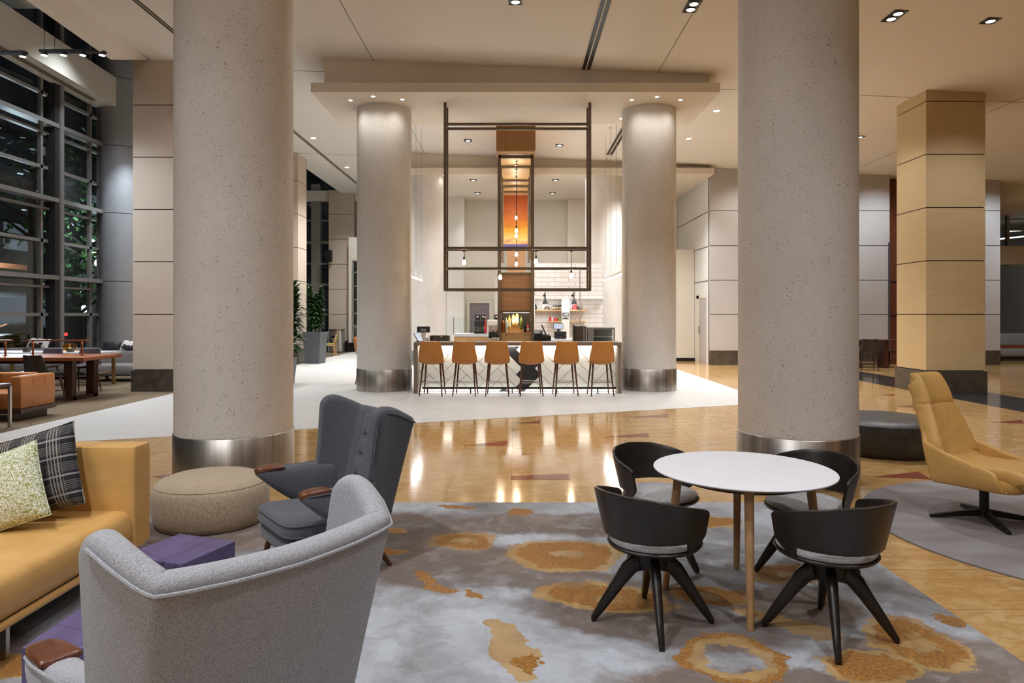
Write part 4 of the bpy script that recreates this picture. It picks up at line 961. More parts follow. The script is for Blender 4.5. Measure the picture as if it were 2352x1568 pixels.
# hanging frame over the bar
t = T('hanging_frame', 'bronze metal frame hanging from the canopy above the bar', 'pendant frame', (.06, 14.68, 2.18))
hw = 1.535
for y in (-.18, .18):
    for s in (-1, 1): box(s*hw-.03, s*hw+.03, y-.03, y+.03, -.026, 3.965).build('post', 'bronze', t, smooth=0)
    for z in (3.51, .88, 0): box(-hw+.03, hw-.03, y-.026, y+.026, z-.026, z+.026).build('rail', 'bronze', t, smooth=0)
box(-hw+.034, hw-.034, -.03, .03, .43, .475).build('rail', 'bronze', t, smooth=0)
for s in (-1, 1):
    for z in (3.51, .88, .45, 0): box(s*hw-.03, s*hw+.03, -.146, .146, z-.025, z+.025).build('cross_rail', 'bronze', t, smooth=0)
box(-hw+.04, hw-.04, -.14, .14, .475, .481).build('glass_shelf', 'clear_glass', t, smooth=0)
def pendant(label, x, y, ztop, zb, e=9, grp='bare bulb pendants'):
    t = T('pendant_bulb', label, 'pendant light', (x, y, zb), group=grp)
    MB().tube([(0, 0, .11), (0, 0, ztop-zb)], .006, 6).build('cord', 'black', t); MB().lathe([(.016, .06), (.022, .065), (.022, .12), (.012, .135)], n=16).build('socket', 'bronze', t); MB().lathe([(.04, ztop-zb-.012), (.04, ztop-zb)], n=16).build('ceiling_rose', 'bronze', t)
    MB().lathe([(.004, -.048), (.026, -.04), (.037, -.015), (.036, .01), (.024, .045), (.016, .062)], n=16).build('bulb', 'bulb', t)
    l = light('bulb_light', 'POINT', (0, 0, -.07), e, (1, .74, .45), .03); l.parent = t
for lab, px, py in [('bare bulb hanging at the left of the bronze frame', 1066, 603), ('bare bulb hanging in the frame right of the sunset print', 1231, 601), ('bare bulb on a longer cord at the right of the frame', 1312, 634), ('bare bulb hanging low at the left post of the wooden portal', 1149, 637)]:
    p = W(px, py, 14.86); pendant(lab, p.x, 14.86, 3.03, p.z)

# ------------------------------------------------------------------ wooden portal, sunset print, back bar
t = T('wood_portal', 'brown wood header and lit ceiling trough running back from the bar', 'portal', (.03, 16.2, 0))
m = MB(); m.box(-.465, .465, 0, .30, 5.55, 6.6); m.box(-.465, -.43, .3, 5.95, 5.55, 6.13); m.box(.43, .465, .3, 5.95, 5.55, 6.13); m.build('header', 'brown_wood', t, smooth=0)
box(-.43, .43, .02, 6.0, 5.52, 5.55).build('soffit', 'oak_h', t, smooth=0)
for y in (1.6, 3.4, 4.3, 5.2): box(-.40, .40, y-.05, y+.05, 5.46, 5.52).build('cross_slat', 'bronze', t, smooth=0)
for y in (.32, 1.6, 3.0, 4.3): 
    for s in (-1, 1): box(s*.40-.04, s*.40+.04, y-.04, y+.04, 0 if y < 1 else 3.2, 5.50).build('post', 'bronze', t, smooth=0)
box(-.40, .40, .28, .36, 5.42, 5.50).build('lintel', 'bronze', t, smooth=0)
for k in range(9): MB().lathe([(.03, 5.512), (.03, 5.522)], (0, 1.0+.55*k, 0), 14).build('trough_light', 'led_soft', t)
for y in (1.2, 3.2, 5.2): l = light('trough_beam', 'POINT', (0, y, 5.0), 9, (1, .86, .66), .1); l.parent = t
l = light('back_bar_fill', 'AREA', (.04, 16.66, 1.69), 5, WARM, .6, sy=.1)  # added fill for the dark bottle niche
t = T('sunset_print', 'tall orange sunset sky print above the back bar', 'wall print', (.05, 22.2, 3.84))
MB().box(-.475, .475, 0, .05, 3.84, 5.52).build('print', 'sunset', t, smooth=0, loc=(0, 0, -3.84))
t = T('wood_panel_screen', 'red brown wood panel with bright glass edges under the sunset print', 'panel', (.05, 22.2, 0))
box(-.30, .30, 0, .06, 0, 3.83).build('panel', 'brown_block', t, smooth=0)
for s in (-1, 1):
    for k in range(3): box(s*(.33+.05*k)-.012, s*(.33+.05*k)+.012, -.02, .04, 0, 3.83).build('glass_fin', 'clear_glass', t, smooth=0)
for lab, y, zb in [('bare bulb pendant in front of the sunset print, highest', 20.6, 4.56), ('bare bulb glowing before the sunset, second', 17.6, 3.80), ('bare bulb glowing before the sunset horizon, third', 19.2, 3.85), ('bare bulb pendant over the back bar, upper of two', 17.2, 3.16), ('bare bulb pendant over the back bar, lower of two', 18.2, 2.99)]:
    pendant(lab, .045, y, 5.515, zb, 14, 'bare bulb pendants in the portal')
t = T('back_bar_cabinet', 'back bar cabinet with brown wood upper block and bottle steps', 'cabinet', (.04, 16.62, 0))
box(-.375, .375, 0, .55, 1.75, 2.60).build('upper_block', 'brown_block', t, smooth=0); box(-.44, .44, -.03, .58, 2.60, 2.67).build('top_frame', 'bronze', t, smooth=0)
for s in (-1, 1): box(s*.40-.035, s*.40+.035, -.03, .58, 0, 2.60).build('side_post', 'bronze', t, smooth=0)
box(-.365, .365, -.02, .56, 1.70, 1.75).build('valance', 'bronze', t, smooth=0)
box(-.365, .365, .30, .33, 1.22, 1.70).build('mirror_back', 'mirror', t, smooth=0); box(-.33, .33, .05, .07, 1.694, 1.70).build('fill_strip', 'led_soft', t, smooth=0)  # glowing strip under the valance added to brighten the bottles
d = box(-.365, .365, 0, .55, .1, 1.19).build('drawer_front', 'oak_v', t, smooth=0); box(-.37, .37, -.01, .56, 1.19, 1.215).build('counter', 'oak_h', t, smooth=0)
for x in (-.235, .235): MB().lathe([(.014, 0), (.014, .004)], n=14).build('finger_hole', 'black', d, loc=(x, -.002, 1.145)).rotation_euler = (pi/2, 0, 0)
box(-.26, .26, .08, .28, 1.215, 1.295).build('bottle_step', 'oak_h', t, smooth=0); box(-.16, .16, .16, .28, 1.295, 1.375).build('bottle_step', 'oak_h', t, smooth=0)
def bottle(label, loc, h, r, mat, cap='black', lab=True, grp='spirit bottles on the back bar', shape='std'):
    t = T('bottle', label, 'bottle', loc, 0, grp); q = {'std': .62, 'long': .5, 'squat': .7}[shape]
    MB().lathe([(r*.95, 0), (r, .01), (r, h*q), (r*.8, h*(q+.07)), (r*.34, h*(q+.17)), (r*.32, h*.93)], n=18).build('glass_body', mat, t, smooth=50); MB().lathe([(r*.37, h*.91), (r*.37, h)], n=14).build('cap', cap, t)
    if lab: MB().lathe([(r*1.015, h*.16), (r*1.015, h*(q-.12))], n=18, cap=False).build('paper_label', 'label_paper', t, smooth=50)
bz = 16.70
for lab, px, z, h, r, mat, cap, lb, shp, dy in [('brown spirit bottle at the left end of the back bar', 1155.3, 1.215, .34, .042, 'amber_spirit', 'black', False, 'squat', -.05), ('tall pale labelled bottle, second from left on back bar', 1163.3, 1.215, .40, .033, 'clear_spirit', 'black', False, 'std', -.045), ('cream labelled whisky bottle left on the lower step', 1170, 1.297, .36, .036, 'gold_spirit', 'black', True, 'std', .02),
     ('broad gold labelled bottle left on the top step', 1179, 1.377, .30, .042, 'gold_spirit', 'clear_glass', True, 'squat', .08), ('gold labelled bottle with red cap on the top step', 1187.5, 1.377, .34, .045, 'gold_spirit', 'red_foil', True, 'squat', .08), ('olive green bottle right on the lower step', 1197.5, 1.297, .33, .042, 'green_bottle', 'black', False, 'std', .02),
     ('dark bottle behind the red bottle on the back bar', 1206, 1.215, .27, .03, 'wine_glass', 'black', False, 'std', -.05), ('red bottle at the right end of the back bar', 1213, 1.215, .23, .034, 'red_pack', 'red_foil', True, 'std', -.05)]:
    bottle(lab, ((px-PX)*bz/F, bz+dy, z), h, r, mat, cap, lb, shape=shp)

# ------------------------------------------------------------------ work counters behind the bar
def unit(name, label, cat, x0, x1, y0, y1, h, topmat, bodymat, tt=.06, door=2):
    t = T(name, label, cat, ((x0+x1)/2, y0, 0)); a = (x1-x0)/2; dd = y1-y0
    box(-a, a, -.02, dd, h-tt, h).build('worktop', topmat, t, smooth=0); box(-a+.01, a-.01, .02, dd, 0, h-tt).build('body', bodymat, t, smooth=0)
    for k in range(door): w = 2*a/door; box(-a+k*w+.008, -a+(k+1)*w-.008, 0, .02, .1, h-tt-.01).build('door', bodymat, t, smooth=0)
    return t
unit('work_counter', 'low working counter directly behind the bar top, full width', 'counter', -2.0, -.48, 15.25, 15.85, .97, 'worktop', 'grey_plastic')
unit('work_counter', 'low working counter behind the bar right of the back bar', 'counter', .62, 2.15, 15.25, 15.85, .97, 'worktop', 'grey_plastic')
unit('coffee_counter', 'white coffee counter with oak doors at left behind the bar', 'counter', -1.78, -.5, 20.0, 20.85, 1.085, 'laminate', 'oak_v', .08, 3)
unit('till_counter', 'white till counter at the right behind the bar', 'counter', 1.02, 2.6, 18.4, 19.1, .98, 'laminate', 'oak_h', .06, 3)
t = T('glass_screen', 'clear glass sneeze guard on the coffee counter', 'glass screen', (-1.0, 19.9, 1.085)); box(-1.0, .5, 0, .01, -.02, .49).build('pane', 'clear_glass', t, smooth=0); box(-.79, -.765, -.02, .02, 0, .49).build('post', 'steel', t, smooth=0); box(-1.0, -.985, -.02, .02, -1.085, .0).build('post', 'steel', t, smooth=0)
# espresso machine
t = T('espresso_machine', 'steel espresso machine with dark head on the coffee counter', 'coffee machine', (-1.0, 20.12, 1.085))
box(-.18, .16, .05, .45, .05, .22).build('body', 'dark_steel', t, smooth=0, bevel=.01); box(-.19, .14, .0, .45, .22, .40).build('head', 'black_plastic', t, smooth=0, bevel=.015); box(-.17, .03, -.006, 0, .25, .37).build('front_panel', 'navy', t, smooth=0)
box(-.19, .17, -.08, .45, 0, .07).build('drip_tray', 'black_plastic', t, smooth=0, bevel=.008); MB().lathe([(.035, 0), (.035, .02)], n=18).build('gauge', 'white_plastic', t, loc=(.11, .05, .17)).rotation_euler = (pi/2, 0, 0); MB().tube([(-.13, .03, .22), (-.13, .0, .16), (-.13, -.06, .15)], .018, 8).build('group_handle', 'black', t)
def grinder(label, px):
    t = T('coffee_grinder', label, 'coffee grinder', ((px-PX)*20.5/F, 20.66, 1.085), 0, 'coffee grinders'); box(-.07, .07, -.06, .06, 0, .30).build('body', 'black_plastic', t, smooth=0, bevel=.01); MB().lathe([(.035, .30), (.05, .34), (.07, .42), (.07, .43)], n=18).build('funnel', 'black_plastic', t); box(-.075, .075, -.065, .065, .43, .56).build('hopper', 'black_plastic', t, smooth=0, bevel=.01); box(-.035, .035, -.072, -.07, .48, .52).build('tag', 'white_plastic', t, smooth=0)
grinder('black coffee grinder behind the left of the espresso machine', 1096.5); grinder('black coffee grinder behind the right of the espresso machine', 1109.5); grinder('black coffee grinder beside the white dispenser and portal post', 1140.5)
bottle('slim red syrup bottle right of the espresso machine', ((1115-PX)*20.05/F, 20.05, 1.085), .5, .035, 'red_pack', 'white_plastic', False, 'bottles by the coffee machine', 'long')
t = T('drinks_dispenser', 'white drinks dispenser left of the portal post', 'dispenser', ((1133-PX)*19.0/F, 19.1, .0)); box(-.17, .17, 0, .45, 1.03, 1.50).build('housing', 'white_plastic', t, smooth=0, bevel=.02); box(-.13, .13, -.03, 0, 1.18, 1.34).build('panel', 'steel', t, smooth=0); box(-.13, .13, -.02, .0, 1.03, 1.16).build('nozzle_bay', 'black_plastic', t, smooth=0); box(-.16, .16, .02, .44, 0, 1.03).build('stand', 'grey_plastic', t, smooth=0)
for lab, px, dy in [('dark red wine bottle left of three behind the bar', 1126, .06), ('dark red wine bottle in the middle of three behind the bar', 1133.5, 0), ('dark red wine bottle right of three beside the portal post', 1142.5, .02)]: bottle(lab, ((px-PX)*15.45/F, 15.42+dy, .97), .33 if px > 1130 else .30, .04, 'wine_glass', 'red_foil', True, 'wine bottles behind the bar', 'std')
for k, lab in enumerate(['white folded carton, bottom of the stack behind the bar', 'white folded carton, top of the stack behind the bar']):
    tag(box(-.13, .13, -.1, .1, 0, .035).build('carton', 'white_plastic', smooth=0, bevel=.005, loc=((1110-PX)*15.5/F+.02*k, 15.5, .97+.037*k)), lab, 'box', 'white cartons behind the bar')
# left end of the bar
t = T('till_monitor', 'black till monitor on a stand seen from behind at bar left', 'monitor', ((972-PX)*15.45/F, 15.5, .97))
mm = box(-.145, .145, -.015, .015, -.07, .07).build('screen_case', 'black_plastic', t, smooth=0, bevel=.01, loc=(0, 0, .34)); mm.rotation_euler = (R(-14), 0, R(4)); box(-.07, .07, -.03, -.01, .29, .36).build('mount', 'grey_plastic', t, smooth=0); box(-.05, .05, -.02, .03, .16, .30).build('neck', 'white_plastic', t, smooth=0); box(-.11, .11, -.08, .08, 0, .16).build('base', 'white_plastic', t, smooth=0, bevel=.01)
t = T('tablet_till', 'tilted white tablet till on the left end of the bar top', 'tablet', ((967-PX)*14.5/F, 14.5, 1.073), R(60))
mm = box(-.09, .09, -.008, .008, 0, .22).build('case', 'black_plastic', t, smooth=0, bevel=.004); mm.rotation_euler = (R(-38), 0, 0); mm2 = box(-.08, .08, -.0095, -.0085, .012, .208).build('screen', 'screen', mm, smooth=0); box(-.06, .06, -.02, .12, 0, .012).build('foot', 'grey_plastic', t, smooth=0); MB().tube([(0, .1, .01), (0, .08, .12)], .01, 8).build('prop', 'grey_plastic', t)
t = T('bar_bin_unit', 'open dark ice well at the left behind the bar', 'ice well', ((1010-PX)*15.5/F, 15.4, .97)); m = MB(); a = .22
m.box(-a, a, .28, .3, 0, .20); m.box(-a, -a+.02, 0, .3, 0, .20); m.box(a-.02, a, 0, .3, 0, .20); m.box(-a, a, 0, .3, 0, .02); m.build('shell', 'dark_steel', t, smooth=0); box(-a+.02, a-.02, .02, .28, .02, .1).build('lining', 'black_plastic', t, smooth=0); MB().tube([(-.02, .1, .1), (-.02, .1, .2), (.06, .06, .17)], .012, 8).build('tap', 'chrome', t)
# right of the portal: cash register, screen, drawers, machine, pastry case
t = T('cash_register', 'black cash register with tilted screen right of the portal', 'cash register', ((1246-PX)*15.5/F, 15.42, .97)); box(-.20, .19, -.02, .38, 0, .10).build('drawer', 'black_plastic', t, smooth=0, bevel=.006); box(-.20, .19, -.02, .38, .104, .20).build('drawer', 'black_plastic', t, smooth=0, bevel=.006)
m = MB(); m.loft([[(x, y, z) for y, z in ((-.01, .204), (.3, .204), (.3, .33), (.1, .31), (-.01, .25))] for x in (-.19, .0)]); m.build('printer', 'black_plastic', t, smooth=0, bevel=.01); box(.0, .16, .05, .25, .204, .23).build('stand', 'grey_plastic', t, smooth=0); mm = box(-.012, .012, -.13, .13, 0, .24).build('screen_case', 'black_plastic', t, smooth=0, bevel=.004, loc=(.08, .12, .22)); mm.rotation_euler = (0, R(-24), 0); mm = box(.012, .016, -.11, .11, .02, .22).build('screen', 'screen', mm, smooth=0); 
t = T('till_screen', 'till monitor with pale lit screen facing out by the shelves', 'monitor', ((1283-PX)*18.6/F, 18.7, .98)); box(-.135, .135, 0, .02, .27, .43).build('case', 'black_plastic', t, smooth=0, bevel=.005); box(-.122, .122, -.002, 0, .282, .418).build('screen', 'screen', t, smooth=0); box(-.03, .03, .0, .05, .21, .27).build('neck', 'black_plastic', t, smooth=0)
t = T('till_cash_box', 'black two tier cash drawer under the lit till screen', 'cash drawer', ((1287-PX)*18.6/F, 18.5, .98))
for z in (.015, .115): dd = box(-.16, .16, 0, .4, z, z+.09).build('drawer', 'black_plastic', t, smooth=0, bevel=.004); MB().lathe([(.012, 0), (.012, .006)], n=10).build('lock', 'chrome', dd, loc=(0, -.001, z+.045)).rotation_euler = (pi/2, 0, 0)
t = T('steel_dispenser', 'tall brushed steel dispenser cabinet right behind the bar', 'dispenser', ((1331-PX)*15.7/F, 15.45, .97)); box(-.15, .13, .0, .35, 0, .42).build('body', 'dark_steel', t, smooth=0, bevel=.008); box(-.155, -.12, -.01, .36, 0, .44).build('side_panel', 'black_plastic', t, smooth=0); box(.06, .09, -.01, 0, .02, .40).build('rail', 'steel', t, smooth=0)
for k in range(3): tag(MB().lathe([(.022, 0), (.032, .10), (.028, .10), (.02, .006)], n=14, cap=False).build('tumbler', 'clear_glass', smooth=50, loc=((1331-PX)*15.7/F-.07+.075*k, 15.6, 1.392)), ['clear tumbler on the steel dispenser, left of three', 'clear tumbler on the steel dispenser, middle of three', 'clear tumbler on the steel dispenser, right of three'][k], 'glass', 'tumblers on the steel dispenser')
t = T('pastry_case', 'square glass fronted pastry case at the right end of the bar', 'display case', ((1378-PX)*15.7/F, 15.4, .97)); a = .30
m = MB(); m.box(-a, a, 0, .4, 0, .02); m.box(-a, a, 0, .4, .345, .385); m.box(-a, -a+.12, 0, .4, .02, .345); m.box(a-.03, a, 0, .03, .02, .345); m.box(-a+.12, a, .39, .4, .02, .345); m.build('frame', 'grey_plastic', t, smooth=0); box(-a+.12, a-.03, .004, .01, .02, .345).build('glass_front', 'clear_glass', t, smooth=0); box(-a+.12, a-.03, .05, .38, .17, .18).build('shelf', 'white_plastic', t, smooth=0)
t = T('steel_pole', 'slender steel pole with short arms behind the dispenser', 'pole', ((1333.5-PX)*20/F, 20.2, 0)); MB().tube([(0, 0, 0), (0, 0, 2.95)], .018, 10).build('pole', 'steel', t)
for z in (2.55, 1.95): MB().tube([(0, 0, z), (.16, 0, z+.08)], .01, 8).build('arm', 'steel', t)
# kitchen walls
S(box(.62, 2.75, 21.2, 21.4, 0, 3.25).build('wall_kitchen_tiled', 'white_brick', smooth=0))
m = MB(); zn0, zn1 = 1.0, 2.12
m.box((1290-PX)*20.9/F, (1308-PX)*20.9/F, 20.9, 21.2, 0, 2.12); m.box(.62, 2.75, 20.9, 21.2, 2.12, 2.16); m.box(.55, .62, 20.9, 21.4, 0, 2.16)
S(m.build('trim_17', 'white_wall', smooth=0))
def shelf(label, px0, px1, py): 
    z = EYE-(py-PY)*21/F; x0, x1 = (px0-PX)*21/F, (px1-PX)*21/F; o = box(x0, x1, 20.92, 21.19, z-.04, z).build('wall_shelf', 'oak_h', smooth=0); tag(o, label, 'shelf', 'oak shelves in the white niches'); return z
za = shelf('upper oak shelf in the left white niche', 1226, 1289.5, 711); zb = shelf('lower oak shelf in the left white niche', 1258, 1289.5, 737); zc = shelf('upper oak shelf in the right white niche', 1308.5, 1345, 711); zd = shelf('lower oak shelf in the right white niche', 1308.5, 1345, 737)
X21 = lambda px: (px-PX)*21/F
for px, lab in [(1272.5, 'black bottle on the upper left shelf, leftmost of four'), (1278, 'black bottle on the upper left shelf, second of four'), (1283.5, 'black bottle on the upper left shelf, third of four'), (1288, 'black bottle on the upper left shelf, rightmost of four')]: bottle(lab, (X21(px), 21.05, za), .155, .027, 'wine_glass', 'black', True, 'black bottles on the upper shelf', 'squat')
m = MB(); m.tube([(.065*cos(a), 0, .085*sin(a)+.002) for a in [pi*k/12 for k in range(13)]], .018, 8); tag(m.build('arch_ornament', 'dark_steel', loc=(X21(1256), 21.05, za+.006)), 'dark arched ornament on the upper left shelf', 'ornament')
tag(MB().lathe([(.05, 0), (.055, .1), (.03, .16), (.02, .18)], n=16).build('jug', 'black_plastic', loc=(X21(1229), 21.05, za)), 'black jug at the left end of the upper shelf', 'jug')
tag(box(-.06, .06, -.04, .04, 0, .16).build('carton', 'red_pack', smooth=0, loc=(X21(1320), 21.05, zc)), 'red box on the upper right shelf', 'box', 'packets on the kitchen shelves')
tag(MB().lathe([(.03, 0), (.05, .04), (.045, .09), (.02, .11)], n=14).build('teapot', 'black_plastic', loc=(X21(1330), 21.05, zc)), 'small black teapot right of the red box', 'teapot')
for k, (px, mat, h, lab) in enumerate([(1264, 'red_pack', .13, 'red packet on the lower left shelf, first from the left'), (1269, 'white_plastic', .11, 'white packet on the lower left shelf between red ones'), (1274, 'red_pack', .09, 'short red packet on the lower left shelf, third from left'), (1279.5, 'red_pack', .11, 'red packet beside the green one on lower shelf'), (1286, 'green_pack', .13, 'pale green packet at right of the lower left shelf')]):
    tag(box(-.03, .03, -.03, .03, 0, h).build('packet', mat, smooth=0, bevel=.004, loc=(X21(px), 21.05, zb)), lab, 'packet', 'packets on the kitchen shelves')
t = T('wall_sign', 'small black square sign lettered LIFE WTR on the white pier', 'sign', (X21(1299)*20.88/21, 20.89, EYE-(725-PY)*20.88/F)); box(-.095, .095, 0, .01, -.095, .095).build('board', 'black_plastic', t, smooth=0)
for txt, z in (('LIFE', .012), ('WTR', -.072)):
    cu = bpy.data.curves.new('lettering', 'FONT'); cu.body = txt; cu.size = .085; cu.extrude = .001; cu.align_x = 'CENTER'; cu.offset = .0022; ft = bpy.data.objects.new('tmp', cu); COL.objects.link(ft); bpy.context.view_layer.update(); me = bpy.data.meshes.new_from_object(ft.evaluated_get(bpy.context.evaluated_depsgraph_get())); bpy.data.objects.remove(ft); me.materials.clear(); o = bpy.data.objects.new('lettering', me); COL.objects.link(o); o.parent = t; o.location = (0, -.002, z); o.rotation_euler = (pi/2, 0, 0); o.data.materials.append(MT['white_plastic'])
for lab, px in (('black cone wall lamp over the left niche', 1252.5), ('black cone wall lamp over the right niche', 1319)):
    t = T('wall_lamp', lab, 'wall lamp', (X21(px)*20.6/21, 21.19, EYE-(677-PY)*20.6/F), 0, 'black wall lamps over the shelves')
    MB().lathe([(.04, 0), (.04, .02)], n=16).build('wall_plate', 'black', t).rotation_euler = (pi/2, 0, 0); MB().tube([(0, -.02, 0), (0, -.25, .05), (0, -.45, .1), (0, -.52, .06), (0, -.55, -.05)], .012, 8).build('arm', 'black', t)
    MB().lathe([(.085, -.27), (.07, -.22), (.03, -.14), (.018, -.05)], (0, -.55, 0), 20, cap=False).build('shade', 'dark_mullion', t, solid=.004); MB().lathe([(.004, -.235), (.028, -.22), (.02, -.18)], (0, -.55, 0), 12).build('bulb', 'lens', t)
    l = light('wall_lamp_light', 'POINT', (0, -.55, -.3), 7, NEUT, .05); l.parent = t
# back wall door and panels
t = T('door_1', 'door', 'door', (0, 0, 0)); del t['label'], t['category']; t['kind'] = 'structure'
D = 26.78; x0, x1 = (1079-PX)*D/F, (1124-PX)*D/F; zt = EYE-(696-PY)*D/F
dl = box(x0, x1, D-.03, D, 0, zt).build('door_leaf', 'door_grey', t, smooth=0)
m = MB(); m.box(x0-.11, x0, D-.06, D, 0, zt+.11); m.box(x1, x1+.11, D-.06, D, 0, zt+.11); m.box(x0, x1, D-.06, D, zt, zt+.11); m.build('door_frame', 'cream_wall', t, smooth=0)
S(box((1027-PX)*26/F, (1065-PX)*26/F, 26.0, 26.8, 0, 6.2).build('wall_back.001', 'white_wall', smooth=0))
S(box((1137-PX)*24/F, (1150-PX)*24/F, 24.0, 24.6, 0, 2.95).build('trim_18', 'white_wall', smooth=0))
S(box((1304-PX)*26.4/F, (1345-PX)*26.4/F, 26.4, 26.8, 0, 6.2).build('trim_19', 'cream_wall', smooth=0))
t = T('door_2', 'd', 'd', (0, 0, 0)); del t['label'], t['category']; t['kind'] = 'structure'
box(6.36, 6.40, 22.75, 23.55, 0, 2.2).build('door_leaf', 'grey_veneer', t, smooth=0); m = MB(); m.box(6.35, 6.40, 23.55, 23.85, 0, 2.3); m.box(6.35, 6.4, 22.75, 23.85, 2.2, 2.3); m.build('door_frame', 'cream_wall', t, smooth=0); box(6.31, 6.36, 23.4, 23.48, 1.0, 1.25).build('door_handle', 'chrome', t, smooth=0)
# light lines
for lab, x in (('lit linear pendant left of the hanging frame', -2.63), ('lit linear pendant right of the hanging frame', 2.56)):
    t = T('linear_pendant', lab, 'pendant light', (x, 17.6, 2.6), 0, 'linear pendants beside the kitchen')
    box(-.03, .03, -1.7, 1.75, .03, .08).build('housing', 'white_plastic', t, smooth=0); box(-.025, .025, -1.7, 1.75, 0, .03).build('diffuser', 'led', t, smooth=0)
    for y in (-1.5, -.4, .6, 1.6): MB().tube([(0, y, .08), (0, y, ceil_z(x)-2.6)], .005, 5).build('cable', 'grey_plastic', t)
    l = light('linear_light', 'AREA', (0, 0, -.02), 16, NEUT, .05, sy=3.3); l.parent = t
    l = light('ceiling_fill_up', 'AREA', (0, 0, .10), 22, NEUT, .05, sy=3.3, rot=(pi, 0, 0)); l.parent = t  # added upward fill to brighten the far ceiling
    for y in (-1.5, .6): MB().lathe([(.05, ceil_z(x)-2.6-.02), (.05, ceil_z(x)-2.6)], (0, y, 0), 14).build('ceiling_rose', 'white_plastic', t)
light('kitchen_fill', 'AREA', (.9, 23.6, 6.1), 70, NEUT, 4.5, sy=3)  # added area fill for the deep kitchen, no panel modelled

# ------------------------------------------------------------------ lounge at left
ZC = .006
t = T('communal_table', 'long reddish wood communal table in the left lounge', 'table', (-10.2, 13.38, ZC))
box(-2.4, 2.15, -.62, .62, .77, .84).build('table_top', 'table_wood', t, smooth=0, bevel=.012)
for x in (-1.9, 1.71):
    f = box(x-.08, x+.08, -.38, .38, 0, .07).build('foot_bar', 'table_leg', t, smooth=0)
    for y in (-.34, .34): box(x-.08, x+.08, y-.07, y+.07, .0, .77).build('leg', 'table_leg', t, smooth=0, bevel=.006)
box(-1.9, 1.71, -.05, .05, .68, .77).build('rail', 'table_leg', t, smooth=0)
def bar_lamp(label, x0, x1):
    t = T('table_lamp', label, 'table lamp', ((x0+x1)/2, 13.38, ZC+.84), 0, 'copper bar lamps on the communal table'); h = (x1-x0)/2
    box(-h, h, -.05, .05, .28, .308).build('shade_bar', 'copper', t, smooth=0, bevel=.004); pass
    for x in (-h+.12, h-.12): box(x-.013, x+.013, -.013, .013, .01, .28).build('post', 'copper', t, smooth=0); MB().lathe([(.055, 0), (.055, .01)], (x, 0, 0), 18).build('foot', 'copper', t)
    l = light('table_lamp_light', 'AREA', (0, 0, .26), 1.5, WARM, 2*h-.1, sy=.05); l.parent = t
bar_lamp('copper bar lamp on the communal table, right one', -9.56, -8.36); bar_lamp('copper bar lamp on the communal table at picture edge', -11.2, -9.86)
s2 = bar_stool('dark leather stool with its back to us at the communal table', (-8.63, 12.55, ZC), R(-14), 'dark_leather', 'walnut_leg', .82, 'dark stools round the communal table')
again(s2, 'dark leather stool cut by the left edge at the communal table', (-9.46, 12.55, ZC), R(-14))
s3 = bar_stool('aubergine backed stool on the far side of the table, left', (-9.93, 14.42, ZC), R(176), 'purple_leather', 'walnut_leg', .82, 'dark stools round the communal table')
again(s3, 'aubergine backed stool on the far side of the table, right', (-9.10, 14.42, ZC), R(184))
t = T('console_table', 'long white marble topped table on brass legs behind the communal table', 'table', (-11.3, 15.85, ZC)); box(-2.2, 1.92, -.42, .42, .735, .785).build('marble_top', 'marble_top', t, smooth=0, bevel=.005)
for x in (-2.0, -.1, 1.78):
    for y in (-.36, .36): box(x-.035, x+.035, y-.03, y+.03, 0, .735).build('leg', 'brass', t, smooth=0)
    box(x-.02, x+.02, -.36, .36, .30, .32).build('stretcher', 'brass', t, smooth=0)
for lab, x in (('amber glass bowl lamp on the white marble table', -10.36), ('amber glass bowl lamp on the marble table at picture edge', -12.2)):
    t = T('glass_lamp', lab, 'table lamp', (x, 15.9, ZC+.785), 0, 'amber glass lamps'); MB().lathe([(.06, .0), (.13, .04), (.155, .10), (.13, .16), (.09, .185)], n=24, cap=False).build('glass_bowl', 'amber', t); MB().lathe([(.004, .03), (.022, .035), (.02, .07), (.004, .085)], n=12).build('flame_bulb', 'bulb', t); MB().lathe([(.07, 0), (.07, .01), (.004, .012)], n=16).build('base', 'brass', t)
    l = light('glass_lamp_light', 'POINT', (0, 0, .12), 3, (1, .7, .4), .04); l.parent = t
for lab, x in (('small dark cube box on the marble table, left', -11.15), ('small dark cube box on the marble table, right', -10.15)): tag(box(-.06, .06, -.05, .05, 0, .09).build('napkin_box', 'stone_base', smooth=0, bevel=.005, loc=(x, 15.6, ZC+.785)), lab, 'box', 'small dark boxes on the marble table')
t = T('tweed_sofa', 'long grey tweed sofa in front of the glazed wall', 'sofa', (-12.2, 17.6, ZC))
cushionbox(-1.9, 1.25, -.42, .30, .16, .42, 'seat', 'tweed', t); cushionbox(-1.9, 1.25, .26, .55, .16, .76, 'backrest', 'tweed', t); cushionbox(1.25, 1.5, -.45, .55, .16, .62, 'armrest', 'tweed', t); box(-1.85, 1.45, -.35, .5, .1, .16).build('base', 'black', t, smooth=0)
for x in (-1.8, 0, 1.4):
    for y in (-.32, .45): box(x-.03, x+.03, y-.03, y+.03, 0, .1).build('leg', 'black', t, smooth=0)
t = T('tweed_armchair', 'grey tweed armchair block beside the panelled pillar at left', 'armchair', (-9.75, 17.05, ZC))
cushionbox(-.62, .62, -.4, .3, .14, .42, 'seat', 'tweed', t); cushionbox(-.76, .76, .24, .50, .14, .72, 'backrest', 'tweed', t); cushionbox(-.76, -.58, -.4, .28, .14, .64, 'armrest', 'tweed', t); cushionbox(.58, .76, -.4, .28, .14, .64, 'armrest', 'tweed', t)
for x in (-.66, .66):
    for y in (-.33, .4): box(x-.03, x+.03, y-.03, y+.03, 0, .14).build('leg', 'black', t, smooth=0)
